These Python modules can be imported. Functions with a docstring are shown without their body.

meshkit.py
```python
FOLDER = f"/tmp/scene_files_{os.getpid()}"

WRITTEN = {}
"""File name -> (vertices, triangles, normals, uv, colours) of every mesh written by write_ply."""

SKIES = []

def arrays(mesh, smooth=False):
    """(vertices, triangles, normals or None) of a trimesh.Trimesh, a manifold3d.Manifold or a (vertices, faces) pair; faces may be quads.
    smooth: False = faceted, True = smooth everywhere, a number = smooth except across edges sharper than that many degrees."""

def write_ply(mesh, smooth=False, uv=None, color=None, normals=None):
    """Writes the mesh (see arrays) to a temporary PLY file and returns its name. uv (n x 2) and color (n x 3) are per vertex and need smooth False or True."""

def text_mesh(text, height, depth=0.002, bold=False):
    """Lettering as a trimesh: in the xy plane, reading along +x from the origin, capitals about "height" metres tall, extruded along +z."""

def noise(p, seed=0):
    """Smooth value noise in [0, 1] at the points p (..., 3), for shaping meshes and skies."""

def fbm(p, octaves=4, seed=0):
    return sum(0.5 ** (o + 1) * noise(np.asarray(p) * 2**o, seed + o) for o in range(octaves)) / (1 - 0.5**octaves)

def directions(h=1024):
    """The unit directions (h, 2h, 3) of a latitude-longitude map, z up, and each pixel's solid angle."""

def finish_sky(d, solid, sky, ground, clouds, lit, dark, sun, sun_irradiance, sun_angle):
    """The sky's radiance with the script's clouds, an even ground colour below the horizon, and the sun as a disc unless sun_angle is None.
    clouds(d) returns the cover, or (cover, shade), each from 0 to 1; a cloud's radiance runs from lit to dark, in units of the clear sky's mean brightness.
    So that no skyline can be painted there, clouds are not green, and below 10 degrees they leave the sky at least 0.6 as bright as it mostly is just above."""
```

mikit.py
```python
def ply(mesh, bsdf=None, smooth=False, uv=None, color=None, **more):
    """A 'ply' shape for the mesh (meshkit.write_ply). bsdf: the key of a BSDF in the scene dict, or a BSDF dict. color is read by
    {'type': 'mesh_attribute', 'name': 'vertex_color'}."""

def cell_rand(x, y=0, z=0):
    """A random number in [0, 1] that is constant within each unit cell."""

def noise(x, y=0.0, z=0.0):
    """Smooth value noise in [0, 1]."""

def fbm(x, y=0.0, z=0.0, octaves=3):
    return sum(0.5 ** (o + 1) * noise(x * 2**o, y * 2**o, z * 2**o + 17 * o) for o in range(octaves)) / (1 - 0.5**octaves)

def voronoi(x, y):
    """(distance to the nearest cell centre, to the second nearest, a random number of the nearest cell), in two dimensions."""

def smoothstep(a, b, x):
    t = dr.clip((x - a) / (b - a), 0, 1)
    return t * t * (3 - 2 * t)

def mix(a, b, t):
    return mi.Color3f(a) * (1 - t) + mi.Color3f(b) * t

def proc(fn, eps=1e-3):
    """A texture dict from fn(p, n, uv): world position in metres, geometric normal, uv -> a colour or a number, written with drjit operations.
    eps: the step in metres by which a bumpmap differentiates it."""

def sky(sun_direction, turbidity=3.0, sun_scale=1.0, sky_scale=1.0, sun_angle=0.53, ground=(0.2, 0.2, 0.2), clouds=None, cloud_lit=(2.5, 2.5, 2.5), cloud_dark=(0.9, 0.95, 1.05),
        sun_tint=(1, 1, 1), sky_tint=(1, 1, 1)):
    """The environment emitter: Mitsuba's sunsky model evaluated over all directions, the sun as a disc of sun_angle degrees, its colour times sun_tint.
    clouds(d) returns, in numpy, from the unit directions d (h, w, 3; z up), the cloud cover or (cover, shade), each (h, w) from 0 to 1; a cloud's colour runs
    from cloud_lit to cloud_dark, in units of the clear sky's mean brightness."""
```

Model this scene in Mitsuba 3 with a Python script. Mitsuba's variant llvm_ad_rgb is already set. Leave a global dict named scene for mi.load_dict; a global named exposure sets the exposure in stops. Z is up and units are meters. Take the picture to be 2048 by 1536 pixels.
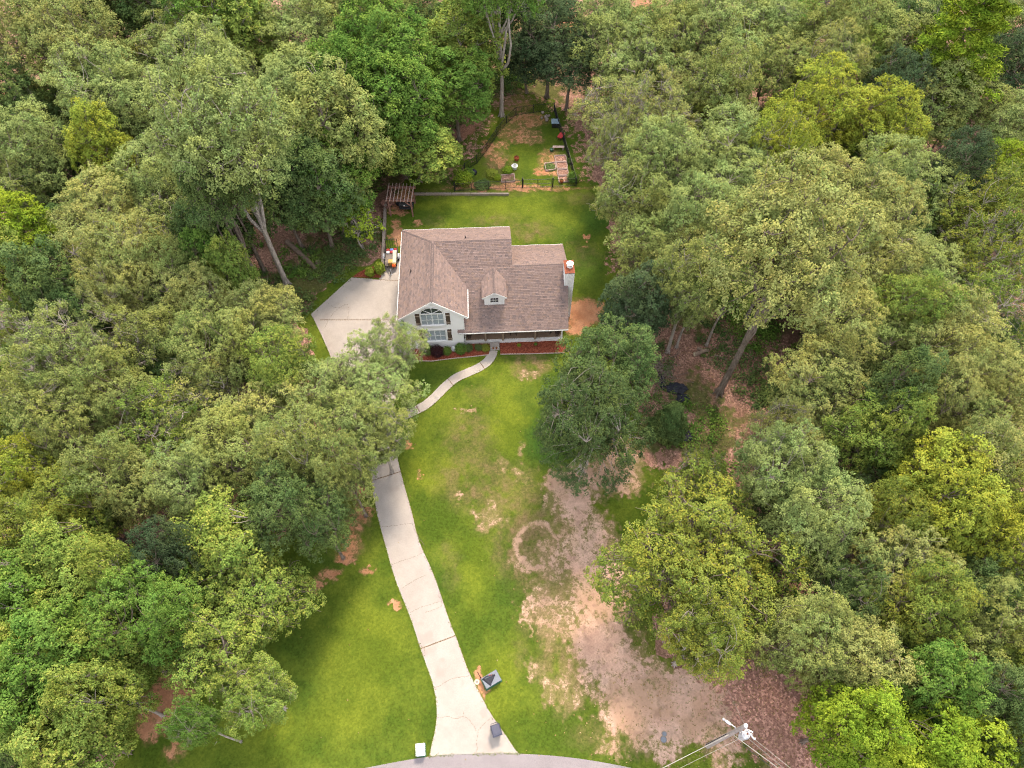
import math, random
import numpy as np, trimesh, mitsuba as mi, drjit as dr
import shapely
from shapely.geometry import Polygon, Point, LineString, box as sbox
from shapely.ops import unary_union, split as shsplit
import mikit, meshkit
from mikit import proc, noise, fbm, smoothstep, mix, cell_rand, voronoi

# ------------------------------------------------------------------ camera, sky, exposure
CAM_H, CAM_F, CAM_P = 58.0, 1375.0, math.radians(56.8)      # height (m), focal length (px of the 2048 wide photo), pitch
T = mi.ScalarTransform4f
scene = {
    'camera': {'type': 'perspective', 'fov': math.degrees(2 * math.atan(1024 / CAM_F)), 'fov_axis': 'x',
               'near_clip': 1.0, 'far_clip': 3000.0,
               'to_world': T().look_at(origin=[0, 0, CAM_H], target=[0, math.cos(CAM_P), CAM_H - math.sin(CAM_P)], up=[0, 0, 1])},
    'sky_light': mikit.sky((0.16, 0.56, 0.81), turbidity=3, sun_scale=0.30, sun_angle=12, cloud_lit=(1.75, 1.75, 1.75), cloud_dark=(0.68, 0.71, 0.78), clouds=lambda d: (1.0, np.clip(1.0 - d[..., 2], 0, 1) * .75)),
}
exposure = 3.78
labels = {}
rng = np.random.default_rng(7)
random.seed(7)

# ------------------------------------------------------------------ helpers
def ground_at(px, py, z=0.0):
    """World point at height z seen at a pixel of the 2048x1536 photograph."""
    u, v = (px - 1024) / CAM_F, (py - 768) / CAM_F
    d = np.array([u, math.cos(CAM_P) - v * math.sin(CAM_P), -math.sin(CAM_P) - v * math.cos(CAM_P)])
    t = (z - CAM_H) / d[2]
    return np.array([d[0] * t, d[1] * t, z])

def depth_of(p):
    return p[1] * math.cos(CAM_P) + (CAM_H - p[2]) * math.sin(CAM_P)

def g2(pts):
    return [tuple(ground_at(x, y)[:2]) for x, y in pts]

def key_for(name):
    if name not in scene and name not in labels and not any(k.startswith(name + '__') for k in scene):
        return name
    i = 1
    while True:
        k = f'{name}_{i:03d}'
        if k not in scene and k not in labels and not any(q.startswith(k + '__') for q in scene):
            return k
        i += 1

_num = {}
def part_key(parent, name):
    base = f'{parent}__{name}'
    n = _num.get(base, 0)
    _num[base] = n + 1
    return base if n == 0 else f'{base}_{n:03d}'

def thing(name, label, cat, group=None):
    k = key_for(name)
    labels[k] = {'label': label, 'category': cat}
    if group: labels[k]['group'] = group
    return k

def part(parent, name, mesh, bsdf, smooth=False, label=None, kind=None, **kw):
    k = part_key(parent, name)
    scene[k] = mikit.ply(mesh, bsdf, smooth=smooth, **kw)
    if label or kind:
        labels[k] = {}
        if label: labels[k]['label'] = label
        if kind: labels[k]['kind'] = kind
    return k

def single(name, mesh, bsdf, label, cat=None, group=None, smooth=False, kind=None, **kw):
    k = key_for(name)
    scene[k] = mikit.ply(mesh, bsdf, smooth=smooth, **kw)
    labels[k] = {'label': label}
    if cat: labels[k]['category'] = cat
    if group: labels[k]['group'] = group
    if kind: labels[k]['kind'] = kind
    return k

def cat(ms):
    return trimesh.util.concatenate([m for m in ms if m is not None and len(m.faces)])

def bx(x0, x1, y0, y1, z0, z1):
    m = trimesh.creation.box(extents=(x1 - x0, y1 - y0, z1 - z0))
    m.apply_translation(((x0 + x1) / 2, (y0 + y1) / 2, (z0 + z1) / 2))
    return m

def bar(p, q, w, h=None, up=(0, 0, 1)):
    """Rectangular bar from p to q, w wide and h high."""
    h = h or w
    p, q = np.asarray(p, float), np.asarray(q, float)
    d = q - p; L = np.linalg.norm(d); d /= L
    s = np.cross(d, up)
    if np.linalg.norm(s) < 1e-3: s = np.cross(d, (1, 0, 0))
    s /= np.linalg.norm(s); u = np.cross(s, d)
    m = trimesh.creation.box(extents=(L, w, h))
    M = np.eye(4); M[:3, 0], M[:3, 1], M[:3, 2], M[:3, 3] = d, s, u, (p + q) / 2
    m.apply_transform(M)
    return m

def tube(pts, rad, n=6, cap=True):
    pts = np.asarray(pts, float); rad = np.broadcast_to(np.asarray(rad, float), (len(pts),))
    tan = np.gradient(pts, axis=0); tan /= np.linalg.norm(tan, axis=1, keepdims=True) + 1e-12
    ref = np.array([0.31, 0.17, 0.93]) if abs(tan[0, 2]) < 0.8 else np.array([0.93, 0.2, 0.1])
    a = np.cross(tan, ref); a /= np.linalg.norm(a, axis=1, keepdims=True) + 1e-12
    b = np.cross(tan, a)
    an = np.arange(n) * 2 * np.pi / n
    v = (pts[:, None] + rad[:, None, None] * (np.cos(an)[None, :, None] * a[:, None] + np.sin(an)[None, :, None] * b[:, None])).reshape(-1, 3)
    i = np.arange(n); j = (i + 1) % n
    f = []
    for k in range(len(pts) - 1):
        o = k * n
        f += [np.stack([o + i, o + j, o + n + j], 1), np.stack([o + i, o + n + j, o + n + i], 1)]
    f = np.vstack(f)
    if cap:
        v = np.vstack([v, pts[:1], pts[-1:]]); c0, c1 = len(v) - 2, len(v) - 1; o = (len(pts) - 1) * n
        f = np.vstack([f, np.stack([j, i, i * 0 + c0], 1), np.stack([o + i, o + j, i * 0 + c1], 1)])
    return trimesh.Trimesh(v, f[:, ::-1], process=False)

def cyl(x, y, z0, z1, r, r1=None, n=16):
    return tube([(x, y, z0), (x, y, z1)], [r, r if r1 is None else r1], n)

def lathe(prof, n=20):
    """Surface of revolution about z from (radius, z) pairs."""
    prof = np.asarray(prof, float); an = np.arange(n) * 2 * np.pi / n
    v = np.stack([prof[:, None, 0] * np.cos(an), prof[:, None, 0] * np.sin(an), prof[:, None, 1] + 0 * an], -1).reshape(-1, 3)
    i = np.arange(n); j = (i + 1) % n; f = []
    for k in range(len(prof) - 1):
        o = k * n; f += [np.stack([o + i, o + j, o + n + j], 1), np.stack([o + i, o + n + j, o + n + i], 1)]
    return trimesh.Trimesh(v, np.vstack(f), process=False)

def extrude(poly, z0, z1):
    ms = []
    for g in getattr(poly, 'geoms', [poly]):
        if g.area < 1e-5 or g.geom_type != 'Polygon': continue
        m = trimesh.creation.extrude_polygon(g, z1 - z0, engine='earcut'); m.apply_translation((0, 0, z0)); ms.append(m)
    return cat(ms)

def sheet(poly, z):
    ms = []
    for g in getattr(poly, 'geoms', [poly]):
        if g.geom_type != 'Polygon': continue
        v, f = trimesh.creation.triangulate_polygon(g, engine='earcut')
        v = np.column_stack([v, np.full(len(v), z)])
        n = np.cross(v[f[:, 1]] - v[f[:, 0]], v[f[:, 2]] - v[f[:, 0]])[:, 2]
        f[n < 0] = f[n < 0][:, ::-1]
        ms.append(trimesh.Trimesh(v, f, process=False))
    return cat(ms)

def smooth_line(pts, n=12):
    """Catmull-Rom through 2-D points."""
    p = np.asarray(pts, float); p = np.vstack([2 * p[0] - p[1], p, 2 * p[-1] - p[-2]]); out = []
    for k in range(1, len(p) - 2):
        t = np.linspace(0, 1, n, endpoint=False)[:, None]
        a, b, c, d = p[k - 1], p[k], p[k + 1], p[k + 2]
        out.append(0.5 * ((2 * b) + (c - a) * t + (2 * a - 5 * b + 4 * c - d) * t ** 2 + (3 * b - a - 3 * c + d) * t ** 3))
    return np.vstack(out + [p[-2:-1]])

def ragged(poly, amp, step=0.25, seed=0):
    """Outline perturbed by noise, so that grass edges are uneven."""
    c = np.array(poly.segmentize(step).exterior.coords)[:-1]
    q = np.column_stack([c, np.zeros(len(c))])
    off = np.column_stack([meshkit.fbm(q * 0.9, 4, seed) - 0.5, meshkit.fbm(q * 0.9 + 31, 4, seed + 5) - 0.5]) * 2 * amp
    return Polygon(c + off).buffer(0)

# ------------------------------------------------------------------ materials
def rgb(*c): return {'type': 'rgb', 'value': list(c)}
def two(b): return {'type': 'twosided', 'bsdf': b}
def dif(tex): return two({'type': 'diffuse', 'reflectance': tex})
def pri(tex, rough=0.6, spec=0.4, metal=0.0):
    return two({'type': 'principled', 'base_color': tex, 'roughness': rough, 'specular': spec, 'metallic': metal})

def weathered(base, amount=0.25, sc=1.2, fine=14.0):
    base = mi.Color3f(*base)
    def fn(p, n, uv):
        a = fbm(p.x * sc + p.z * .7, p.y * sc, p.z * sc, octaves=3)
        b = noise(p.x * fine, p.y * fine, p.z * fine)
        return base * (1 - amount + amount * 1.2 * a + amount * 0.5 * b)
    return proc(fn)

# blobs of ground cover: pixel centre of the photo on the ground, radii in metres, strength
def blob_list(rows):
    out = []
    for px, py, rx, ry, s in rows:
        c = ground_at(px, py); out.append((float(c[0]), float(c[1]), rx, ry, s))
    return out

DIRT = blob_list([
    (1130, 965, 1.5, 1.5, 1.0), (1150, 1000, 2.0, 2.4, 1.0), (1215, 950, 3.0, 1.8, 1.0), (1250, 915, 2.2, 1.6, .9), (1150, 1030, 1.2, 1.6, .9), (1105, 978, 1.4, .6, .9),
    (1190, 1080, 2.0, 2.5, .55), (1170, 1140, 1.6, 2.2, .9), (1205, 1165, 1.8, 2.2, 1.1), (1160, 1200, 1.0, 1.8, .8), (1200, 1235, 1.2, 1.6, .7), (1185, 1290, 1.8, 2.0, 1.1),
    (1245, 1310, 1.6, 1.4, .9), (1230, 1350, 1.4, 1.2, .8), (1165, 1340, .8, 1.2, .7), (1290, 1360, 2.0, 1.6, .9), (1280, 1430, 2.2, 2.0, 1.1), (1330, 1420, 2.4, 2.0, 1.1),
    (1390, 1430, 2.6, 1.8, 1.15), (1370, 1370, 3.0, 1.4, 1.1), (1440, 1400, 2.6, 2.0, 1.0), (1460, 1500, 1.4, .9, .9), (1330, 1490, .9, 1.0, .8), (1420, 1480, 1.2, .9, .8), (1390, 1475, 1.5, .7, .8),
    (1500, 1390, 3.0, 2.5, .9), (1165, 1105, 1.8, 2.2, .8), (1175, 1060, 2.2, 2.2, .75), (1210, 1200, 1.8, 1.8, .95), (1195, 1265, 1.7, 1.7, .95), (1215, 1330, 2.0, 1.6, .95), (1260, 1380, 2.4, 2.0, 1.0), (1240, 1440, 1.6, 1.2, .8), (1320, 1390, 2.6, 1.6, 1.0), (1060, 1215, .8, .9, .7), (1050, 1255, .4, .9, .55), (980, 1035, 1.2, .9, .38), (985, 1010, .8, .5, .28), (1075, 1350, .5, .9, .35), (1100, 1390, .6, 1.2, .35), (1090, 1000, .6, .8, .4),
    (1050, 1120, 1.3, 1.2, .35), (1110, 1230, 1.5, 2.4, .45), (1120, 1120, 1.8, 2.2, .5), (1085, 1180, 1.2, 1.5, .4), (1060, 750, .8, .6, .36), (935, 815, .6, .3, .4), (1135, 1380, 1.0, 2.0, .35),
    (1040, 905, .5, 1.0, .26), (1000, 930, .6, 1.2, .22), (1045, 950, .7, .8, .26), (920, 995, .4, .4, .4), (1220, 1500, .8, .5, .5), (1210, 1415, .8, .9, .6),
])
CLAY = blob_list([
    (705, 985, 1.1, .8, 1.0), (718, 1040, .9, 1.2, .7), (738, 1030, .6, .8, .6), (700, 1085, .9, 1.0, .7), (690, 1115, .8, .6, .9), (715, 1065, .5, 1.0, .7), (628, 1172, .7, .5, 1.1), (660, 1150, .8, .5, .8), (735, 1140, .5, .3, .8),
    (790, 1206, .5, .3, .75), (815, 893, .45, .4, .75), (843, 950, .3, .3, .7), (340, 1395, 1.6, 1.8, 1.1), (310, 1440, 1.2, 1.4, .9), (400, 1440, 1.2, .6, .8), (355, 1500, .8, .9, .6), (690, 968, .5, .5, .6), (460, 1400, .5, .4, .5),
    (1165, 625, 2.0, 1.7, 1.3), (1195, 612, .8, .8, .7), (1150, 655, 1.0, 1.0, 1.1), (800, 425, 1.0, .5, 1.0), (790, 448, .6, 1.0, .8), (795, 470, .8, 1.0, 1.0), (797, 485, .5, .8, .8), (797, 395, 1.6, 1.6, .8), (800, 410, 1.4, .8, .9), (835, 445, .5, .4, .6),
    (1055, 240, 2.6, 1.6, .7), (1040, 270, 2.6, 1.6, .6), (1020, 265, 1.6, 1.8, .5), (990, 320, .9, 1.6, .6), (1005, 318, .6, .6, .55), (1085, 345, 1.0, .8, .8), (1110, 348, .8, .5, .7), (975, 300, .8, 1.8, .7), (1000, 290, 1.0, 1.0, .6), (1068, 280, 1.5, .8, .5),
    (1175, 475, .3, .3, .8), (1168, 492, .3, .25, .7), (1105, 378, 5.0, .35, .5), (1000, 375, 6.0, .6, .85), (935, 370, 1.2, .8, .7), (1020, 365, 1.0, .9, .7), (1100, 320, 1.6, 2.2, .55), (1030, 205, 2.5, 2.0, .5), (960, 1360, .35, .8, 1.1), (972, 1376, .25, .6, .7),
])
DRY = blob_list([   # thin, brownish or yellow-brown grass
    (950, 960, 3.2, 3.0, .5), (1020, 1000, 3.0, 3.0, .5), (1080, 1090, 3.2, 3.6, .9), (1110, 1200, 2.4, 4.0, .8), (1060, 1060, 2.0, 2.4, .6), (940, 870, 2.2, 2.4, .45), (1060, 730, 1.8, 1.6, .7), (1065, 460, 2.5, 1.4, .5), (985, 440, 2.5, 1.2, .35),
    (1130, 1330, 2.0, 3.0, .6), (1230, 1480, 3.0, 1.2, .35), (1210, 1230, 2.2, 3.4, .7), (700, 1050, 1.6, 2.6, .45), (1560, 1500, 2.4, 1.2, .6), (1500, 1490, 1.5, .8, .5), (960, 790, 1.4, 1.0, .3), (900, 1130, .8, 1.8, .3), (1040, 1290, .8, 2.0, .35), (1000, 330, 2.0, 2.6, .5),
    (1165, 505, 2.0, 2.0, .25), (1165, 400, 3.0, 1.0, .3), (930, 385, 8.0, .8, .25), (870, 445, 1.2, 1.2, .2), (1450, 1500, 2.0, .8, .4), (1220, 1300, 3.0, 3.0, .5), (1350, 1500, 3.0, .7, .3),
])
LUSH = blob_list([  # darker, wetter green
    (1095, 880, 2.2, 3.0, .9), (1110, 800, 1.6, 3.0, .5), (600, 1330, 4.0, 4.0, .3), (1190, 430, 2.0, 3.0, .7), (1180, 540, 2.0, 3.6, .55), (1050, 800, 1.2, 1.6, .4), (860, 1180, 1.2, 3.0, .35), (870, 760, 2.0, 1.4, .35), (640, 1120, 2.2, 2.0, .4), (700, 1500, 5, 1.5, .2), (1050, 330, 1.0, 3.0, .5), (905, 360, 2.5, 1.2, .6), (1000, 1180, 1.5, 3.5, .25), (1130, 470, 1.5, 1.5, .3),
])
SUNNY = blob_list([ # the yellow-green, freshly grown grass
    (870, 950, 2.6, 1.8, .55), (1010, 840, 2.0, 4.0, .5), (1000, 1380, 1.6, 3.0, .6), (930, 410, 8.0, 1.1, .5), (980, 430, 4.0, 1.2, .3), (960, 730, 2.6, 1.4, .5), (720, 1300, 3.2, 4.0, .45), (680, 1440, 3.0, 2.0, .4), (960, 1140, 1.4, 3.4, .4), (985, 1130, .8, 2.0, .5), (560, 1470, 3.0, 2.0, .3), (1000, 340, 2.0, 1.0, .3), (1045, 320, 1.6, 2.2, .4), (900, 720, 3, 1, .2)])
LITTER = blob_list([(1560, 1430, 4.2, 2.8, 1.2), (1630, 1480, 3.0, 2.4, 1.3), (1640, 1410, 2.5, 1.5, 1.2), (1500, 1360, 3.0, 1.2, 1.0), (1310, 900, 2.0, 2.0, .8), (1190, 1010, 2.0, 2.0, .0), (1690, 1530, 2.5, 1.2, 1.2), (1330, 690, 3.0, 2.5, .7), (1590, 1380, 3, 1.2, 1.0), (1450, 1365, 2.0, .8, .6), (1165, 300, 1.4, 3.0, .45), (1178, 345, 1.5, 2.5, .5), (1150, 250, 2.0, 3.0, .5), (1140, 210, 3.0, 2.5, .5), (935, 290, 2.0, 3.5, .5), (960, 245, 2.0, 3.0, .5), (895, 350, 2.5, 2.0, .42), (1010, 200, 3.0, 2.0, .5), (1075, 195, 3.0, 1.6, .45), (1230, 520, 1.2, 3.5, .4), (1245, 600, 1.2, 3.0, .4)])

def spots(p, rows, wob, sharp=1.0):
    x, y = p.x + (fbm(p.x * .8, p.y * .8, 3.3) - .5) * wob + (fbm(p.x * 3.1, p.y * 3.1, 9.1) - .5) * wob * .5, p.y + (fbm(p.x * .8, p.y * .8, 7.7) - .5) * wob + (fbm(p.x * 3.1, p.y * 3.1, 5.1) - .5) * wob * .5
    m = mi.Float(0)
    for cx, cy, rx, ry, s in rows:
        d = dr.square((x - cx) / rx) + dr.square((y - cy) / ry)
        m = dr.maximum(m, s * dr.exp(-d * d * .7))
    return m

RINGC = ground_at(1074, 1092)
def grass_fn(p, n, uv):
    big = fbm(p.x * .16, p.y * .16, 1.0)
    mid = fbm(p.x * .55, p.y * .55, 4.0)
    fine = noise(p.x * 4.3, p.y * 4.3, 2.0)
    grain = noise(p.x * 9.0, p.y * 9.0, 6.0) * .55 + noise(p.x * 19.0, p.y * 19.0, 8.0) * .45
    t = dr.clip((mid - .5) * 1.6 + (big - .5) * 1.3 + .42 + (fine - .5) * .45, 0, 1)
    g = mix((0.055, 0.089, 0.012), (0.110, 0.143, 0.019), t)
    g = mix(g, (0.034, 0.075, 0.015), dr.clip(spots(p, LUSH, 1.6), 0, .9))
    g = mix(g, (0.150, 0.182, 0.019), dr.clip(spots(p, SUNNY, 2.0) * (.4 + .9 * mid), 0, .8))
    patch = fbm(p.x * 1.7, p.y * 1.7, 12.0, octaves=4)
    dry = dr.clip(spots(p, DRY, 2.2) * (-.35 + 2.3 * patch) * (.55 + .9 * grain), 0, .9)
    g = mix(g, mix((0.142, 0.108, 0.049), (0.175, 0.122, 0.071), patch), dry)
    g = g * (.66 + .68 * grain)
    # bare soil showing through, speckled with tufts of grass
    tuft = fbm(p.x * 2.6, p.y * 2.6, 21.0, octaves=4)
    speck = noise(p.x * 8.0, p.y * 8.0, 44.0) * .5 + noise(p.x * 17.0, p.y * 17.0, 47.0) * .5
    brk = (tuft - .5) * 1.5 + (speck - .5) * .95
    ring_d = dr.sqrt(dr.square((p.x - float(RINGC[0])) / 1.75) + dr.square((p.y - float(RINGC[1])) / 2.0))
    ring = .84 * dr.exp(-dr.square((ring_d - 1.0 + (fbm(p.x * 1.3, p.y * 1.3, 2.0) - .5) * .35) / .15))
    dm = dr.maximum(spots(p, DIRT, 3.0), ring)
    dirt = mix((.365, .228, .178), (.520, .362, .290), fbm(p.x * .8, p.y * .8, 33.0)) * (.80 + .40 * speck)
    dirt = mix(dirt, mi.Color3f(.34, .22, .15), dr.clip((fbm(p.x * .45, p.y * .45, 40.0) - .50) * 5, 0, .6))
    dirt = dirt * (1 - .22 * smoothstep(.5, .8, fbm(p.x * 2.2, p.y * 2.2, 75.0)))
    g = mix(g, mi.Color3f(.215, .165, .085) * (.7 + .6 * grain), smoothstep(.04, .38, dm + (tuft - .5) * .5 * smoothstep(.01, .1, dm)) * .62)
    g = mix(g, dirt, smoothstep(.26, .95, dm + brk * .85 * smoothstep(.02, .30, dm)))
    cm = spots(p, CLAY, 1.6)
    clay = mix((.34, .150, .078), (.46, .250, .155), fbm(p.x * 1.4, p.y * 1.4, 51.0)) * (.8 + .4 * speck)
    g = mix(g, mi.Color3f(.19, .135, .060) * (.7 + .6 * grain), smoothstep(.04, .40, cm + (tuft - .5) * .4 * smoothstep(.01, .1, cm)) * .55)
    g = mix(g, clay, smoothstep(.30, .92, cm + brk * .8 * smoothstep(.02, .30, cm)))
    lm = spots(p, LITTER, 2.8)
    return mix(g, litter_col(p) * mi.Color3f(1.28, 1.22, 1.25), smoothstep(.30, .70, lm + brk * .7 * smoothstep(.02, .30, lm)))

def litter_col(p):
    d1, d2, r = voronoi(p.x * 7.0, p.y * 7.0)
    c = mix((0.185, 0.105, 0.081), (0.447, 0.272, 0.220), r * r)
    c = c * (.65 + .7 * noise(p.x * 17.0, p.y * 17.0, 3.0))
    return mix(c, mi.Color3f(0.150, 0.091, 0.064), dr.clip((fbm(p.x * .5, p.y * .5, 14.0) - .5) * 3, 0, .6))

def forest_fn(p, n, uv):
    g = litter_col(p)
    green = mix((.030, .055, .012), (.085, .115, .022), fbm(p.x * 2.5, p.y * 2.5, 18.0)) * (.6 + .8 * noise(p.x * 9.0, p.y * 9.0, 2.0))
    m = smoothstep(.50, .66, fbm(p.x * .22, p.y * .22, 61.0) * .7 + fbm(p.x * 1.6, p.y * 1.6, 64.0) * .3)
    m = dr.maximum(m, smoothstep(.25, .6, spots(p, FGREEN, 4.0) + (fbm(p.x * 1.9, p.y * 1.9, 66.0) - .5) * .8))
    cm = spots(p, FCLAY, 2.0)
    g = mix(g, green, m * .8)
    return mix(g, mi.Color3f(.42, .19, .10), dr.clip(cm, 0, .8))
FGREEN = blob_list([(600, 565, 3.5, 3.0, .9), (650, 530, 3.0, 2.5, .8), (560, 600, 3.0, 3.0, .9), (700, 515, 2.5, 1.5, .7), (1390, 650, 3.0, 1.6, .6), (1440, 830, 1.6, 2.0, .6), (1430, 880, 3, 1.6, .8), (1395, 770, 1.4, 1.6, .5), (1000, 160, 6, 6, .6)])
FCLAY = blob_list([(1950, 690, 1.6, 1.4, .8), (1640, 110, 2.5, 1.5, .7), (1120, 50, 4, 4, .6), (1300, 20, 3, 3, .6), (1790, 790, .8, 1.4, .8), (20, 180, 2.5, 2, .6), (970, 280, 4.0, 5.0, .35)])

def gbump(sc, fr):
    return proc(lambda p, n, uv: sc * (fbm(p.x * fr, p.y * fr, 0.0)), eps=.03)

M = scene
M['m_grass'] = two({'type': 'bumpmap', 'arbitrary': gbump(.025, 6.0), 'bsdf': {'type': 'diffuse', 'reflectance': proc(grass_fn)}})
M['m_forest'] = dif(proc(forest_fn))

def concrete_fn(p, n, uv):
    a = fbm(p.x * .55, p.y * .55, 2.0); b = fbm(p.x * 2.6, p.y * 2.6, 5.0); c = noise(p.x * 19, p.y * 19, 1.0)
    col = mix((.312, .280, .262), (.385, .350, .332), dr.clip(a * .9 + b * .6 - .25, 0, 1)) * (.93 + .12 * c)
    st = smoothstep(.60, .78, fbm(p.x * .9, p.y * .9, 31.0))
    return mix(col, mi.Color3f(0.291, 0.254, 0.237), st * .6)
M['m_concrete'] = pri(proc(concrete_fn), .85, .2)
M['m_joint'] = dif(rgb(.17, .115, .075))
M['m_crack'] = dif(rgb(.20, .16, .135))
def asphalt_fn(p, n, uv):
    return mi.Color3f(0.231, 0.209, 0.229) * (.82 + .2 * fbm(p.x * .8, p.y * .8, 1.0) + .2 * noise(p.x * 25, p.y * 25, 1.0))
M['m_asphalt'] = dif(proc(asphalt_fn))
def mulch_fn(p, n, uv):
    d1, d2, r = voronoi(p.x * 11.0, p.y * 11.0)
    return mix((0.131, 0.033, 0.021), (0.294, 0.090, 0.056), r) * (.7 + .5 * noise(p.x * 31, p.y * 31, 4.0))
M['m_mulch'] = two({'type': 'bumpmap', 'arbitrary': gbump(.05, 9.0), 'bsdf': {'type': 'diffuse', 'reflectance': proc(mulch_fn)}})
M['m_white'] = pri(weathered((.70, .70, .72), .10), .5, .35)
M['m_siding'] = pri(weathered((.76, .76, .79), .10, .8), .55, .3)
M['m_fascia'] = pri(weathered((.68, .68, .71), .08), .5, .3)
def shingle_fn(p, n, uv):
    c = mix((0.159, 0.118, 0.110), (0.244, 0.183, 0.173), uv.x)
    c = mix(c, mi.Color3f(0.255, 0.176, 0.132), smoothstep(.80, .95, uv.y) * .35)
    c = mix(c, mi.Color3f(0.121, 0.100, 0.105), smoothstep(.24, .04, uv.y) * .6)
    return c * (.88 + .14 * fbm(p.x * .6, p.y * .6, p.z * .6) + .12 * noise(p.x * 30, p.y * 30, p.z * 30))
M['m_shingle'] = dif(proc(shingle_fn))
M['m_roofedge'] = dif(rgb(.06, .048, .046))
M['m_darkmetal'] = pri(rgb(.02, .02, .024), .45, .5)
M['m_gutter'] = pri(weathered((.50, .50, .52), .1), .5, .3)
M['m_glass'] = two({'type': 'principled', 'base_color': rgb(.035, .04, .05), 'roughness': .05, 'specular': .9})
M['m_blind'] = pri(proc(lambda p, n, uv: mi.Color3f(.30, .355, .42) * (.80 + .3 * noise(p.x * 1.5, p.y, p.z * 14.0))), .25, .6)
M['m_shutter'] = pri(weathered((.085, .060, .047), .4, 2, 20), .7, .3)
M['m_shutterrail'] = pri(weathered((.36, .29, .25), .3, 2, 20), .7, .3)
M['m_brickcap'] = dif(weathered((.27, .095, .06), .45, 3.0, 18))
M['m_porchfloor'] = dif(weathered((.27, .195, .15), .3, 1.5, 10))
M['m_porchwall'] = dif(weathered((.50, .43, .36), .2))
M['m_postwood'] = dif(weathered((.30, .23, .18), .4, 3, 20))
M['m_galv'] = pri(weathered((.42, .47, .54), .15), .35, .5, .3)
M['m_black'] = pri(rgb(.014, .014, .018), .5, .4)
M['m_tyre'] = dif(rgb(.02, .02, .022))
M['m_redwood'] = dif(weathered((.27, .15, .13), .45, 4, 20))
M['m_palewood'] = dif(weathered((.44, .34, .32), .30, 4, 20))
M['m_timber'] = dif(weathered((.27, .23, .21), .5, 1.5, 12))
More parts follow.
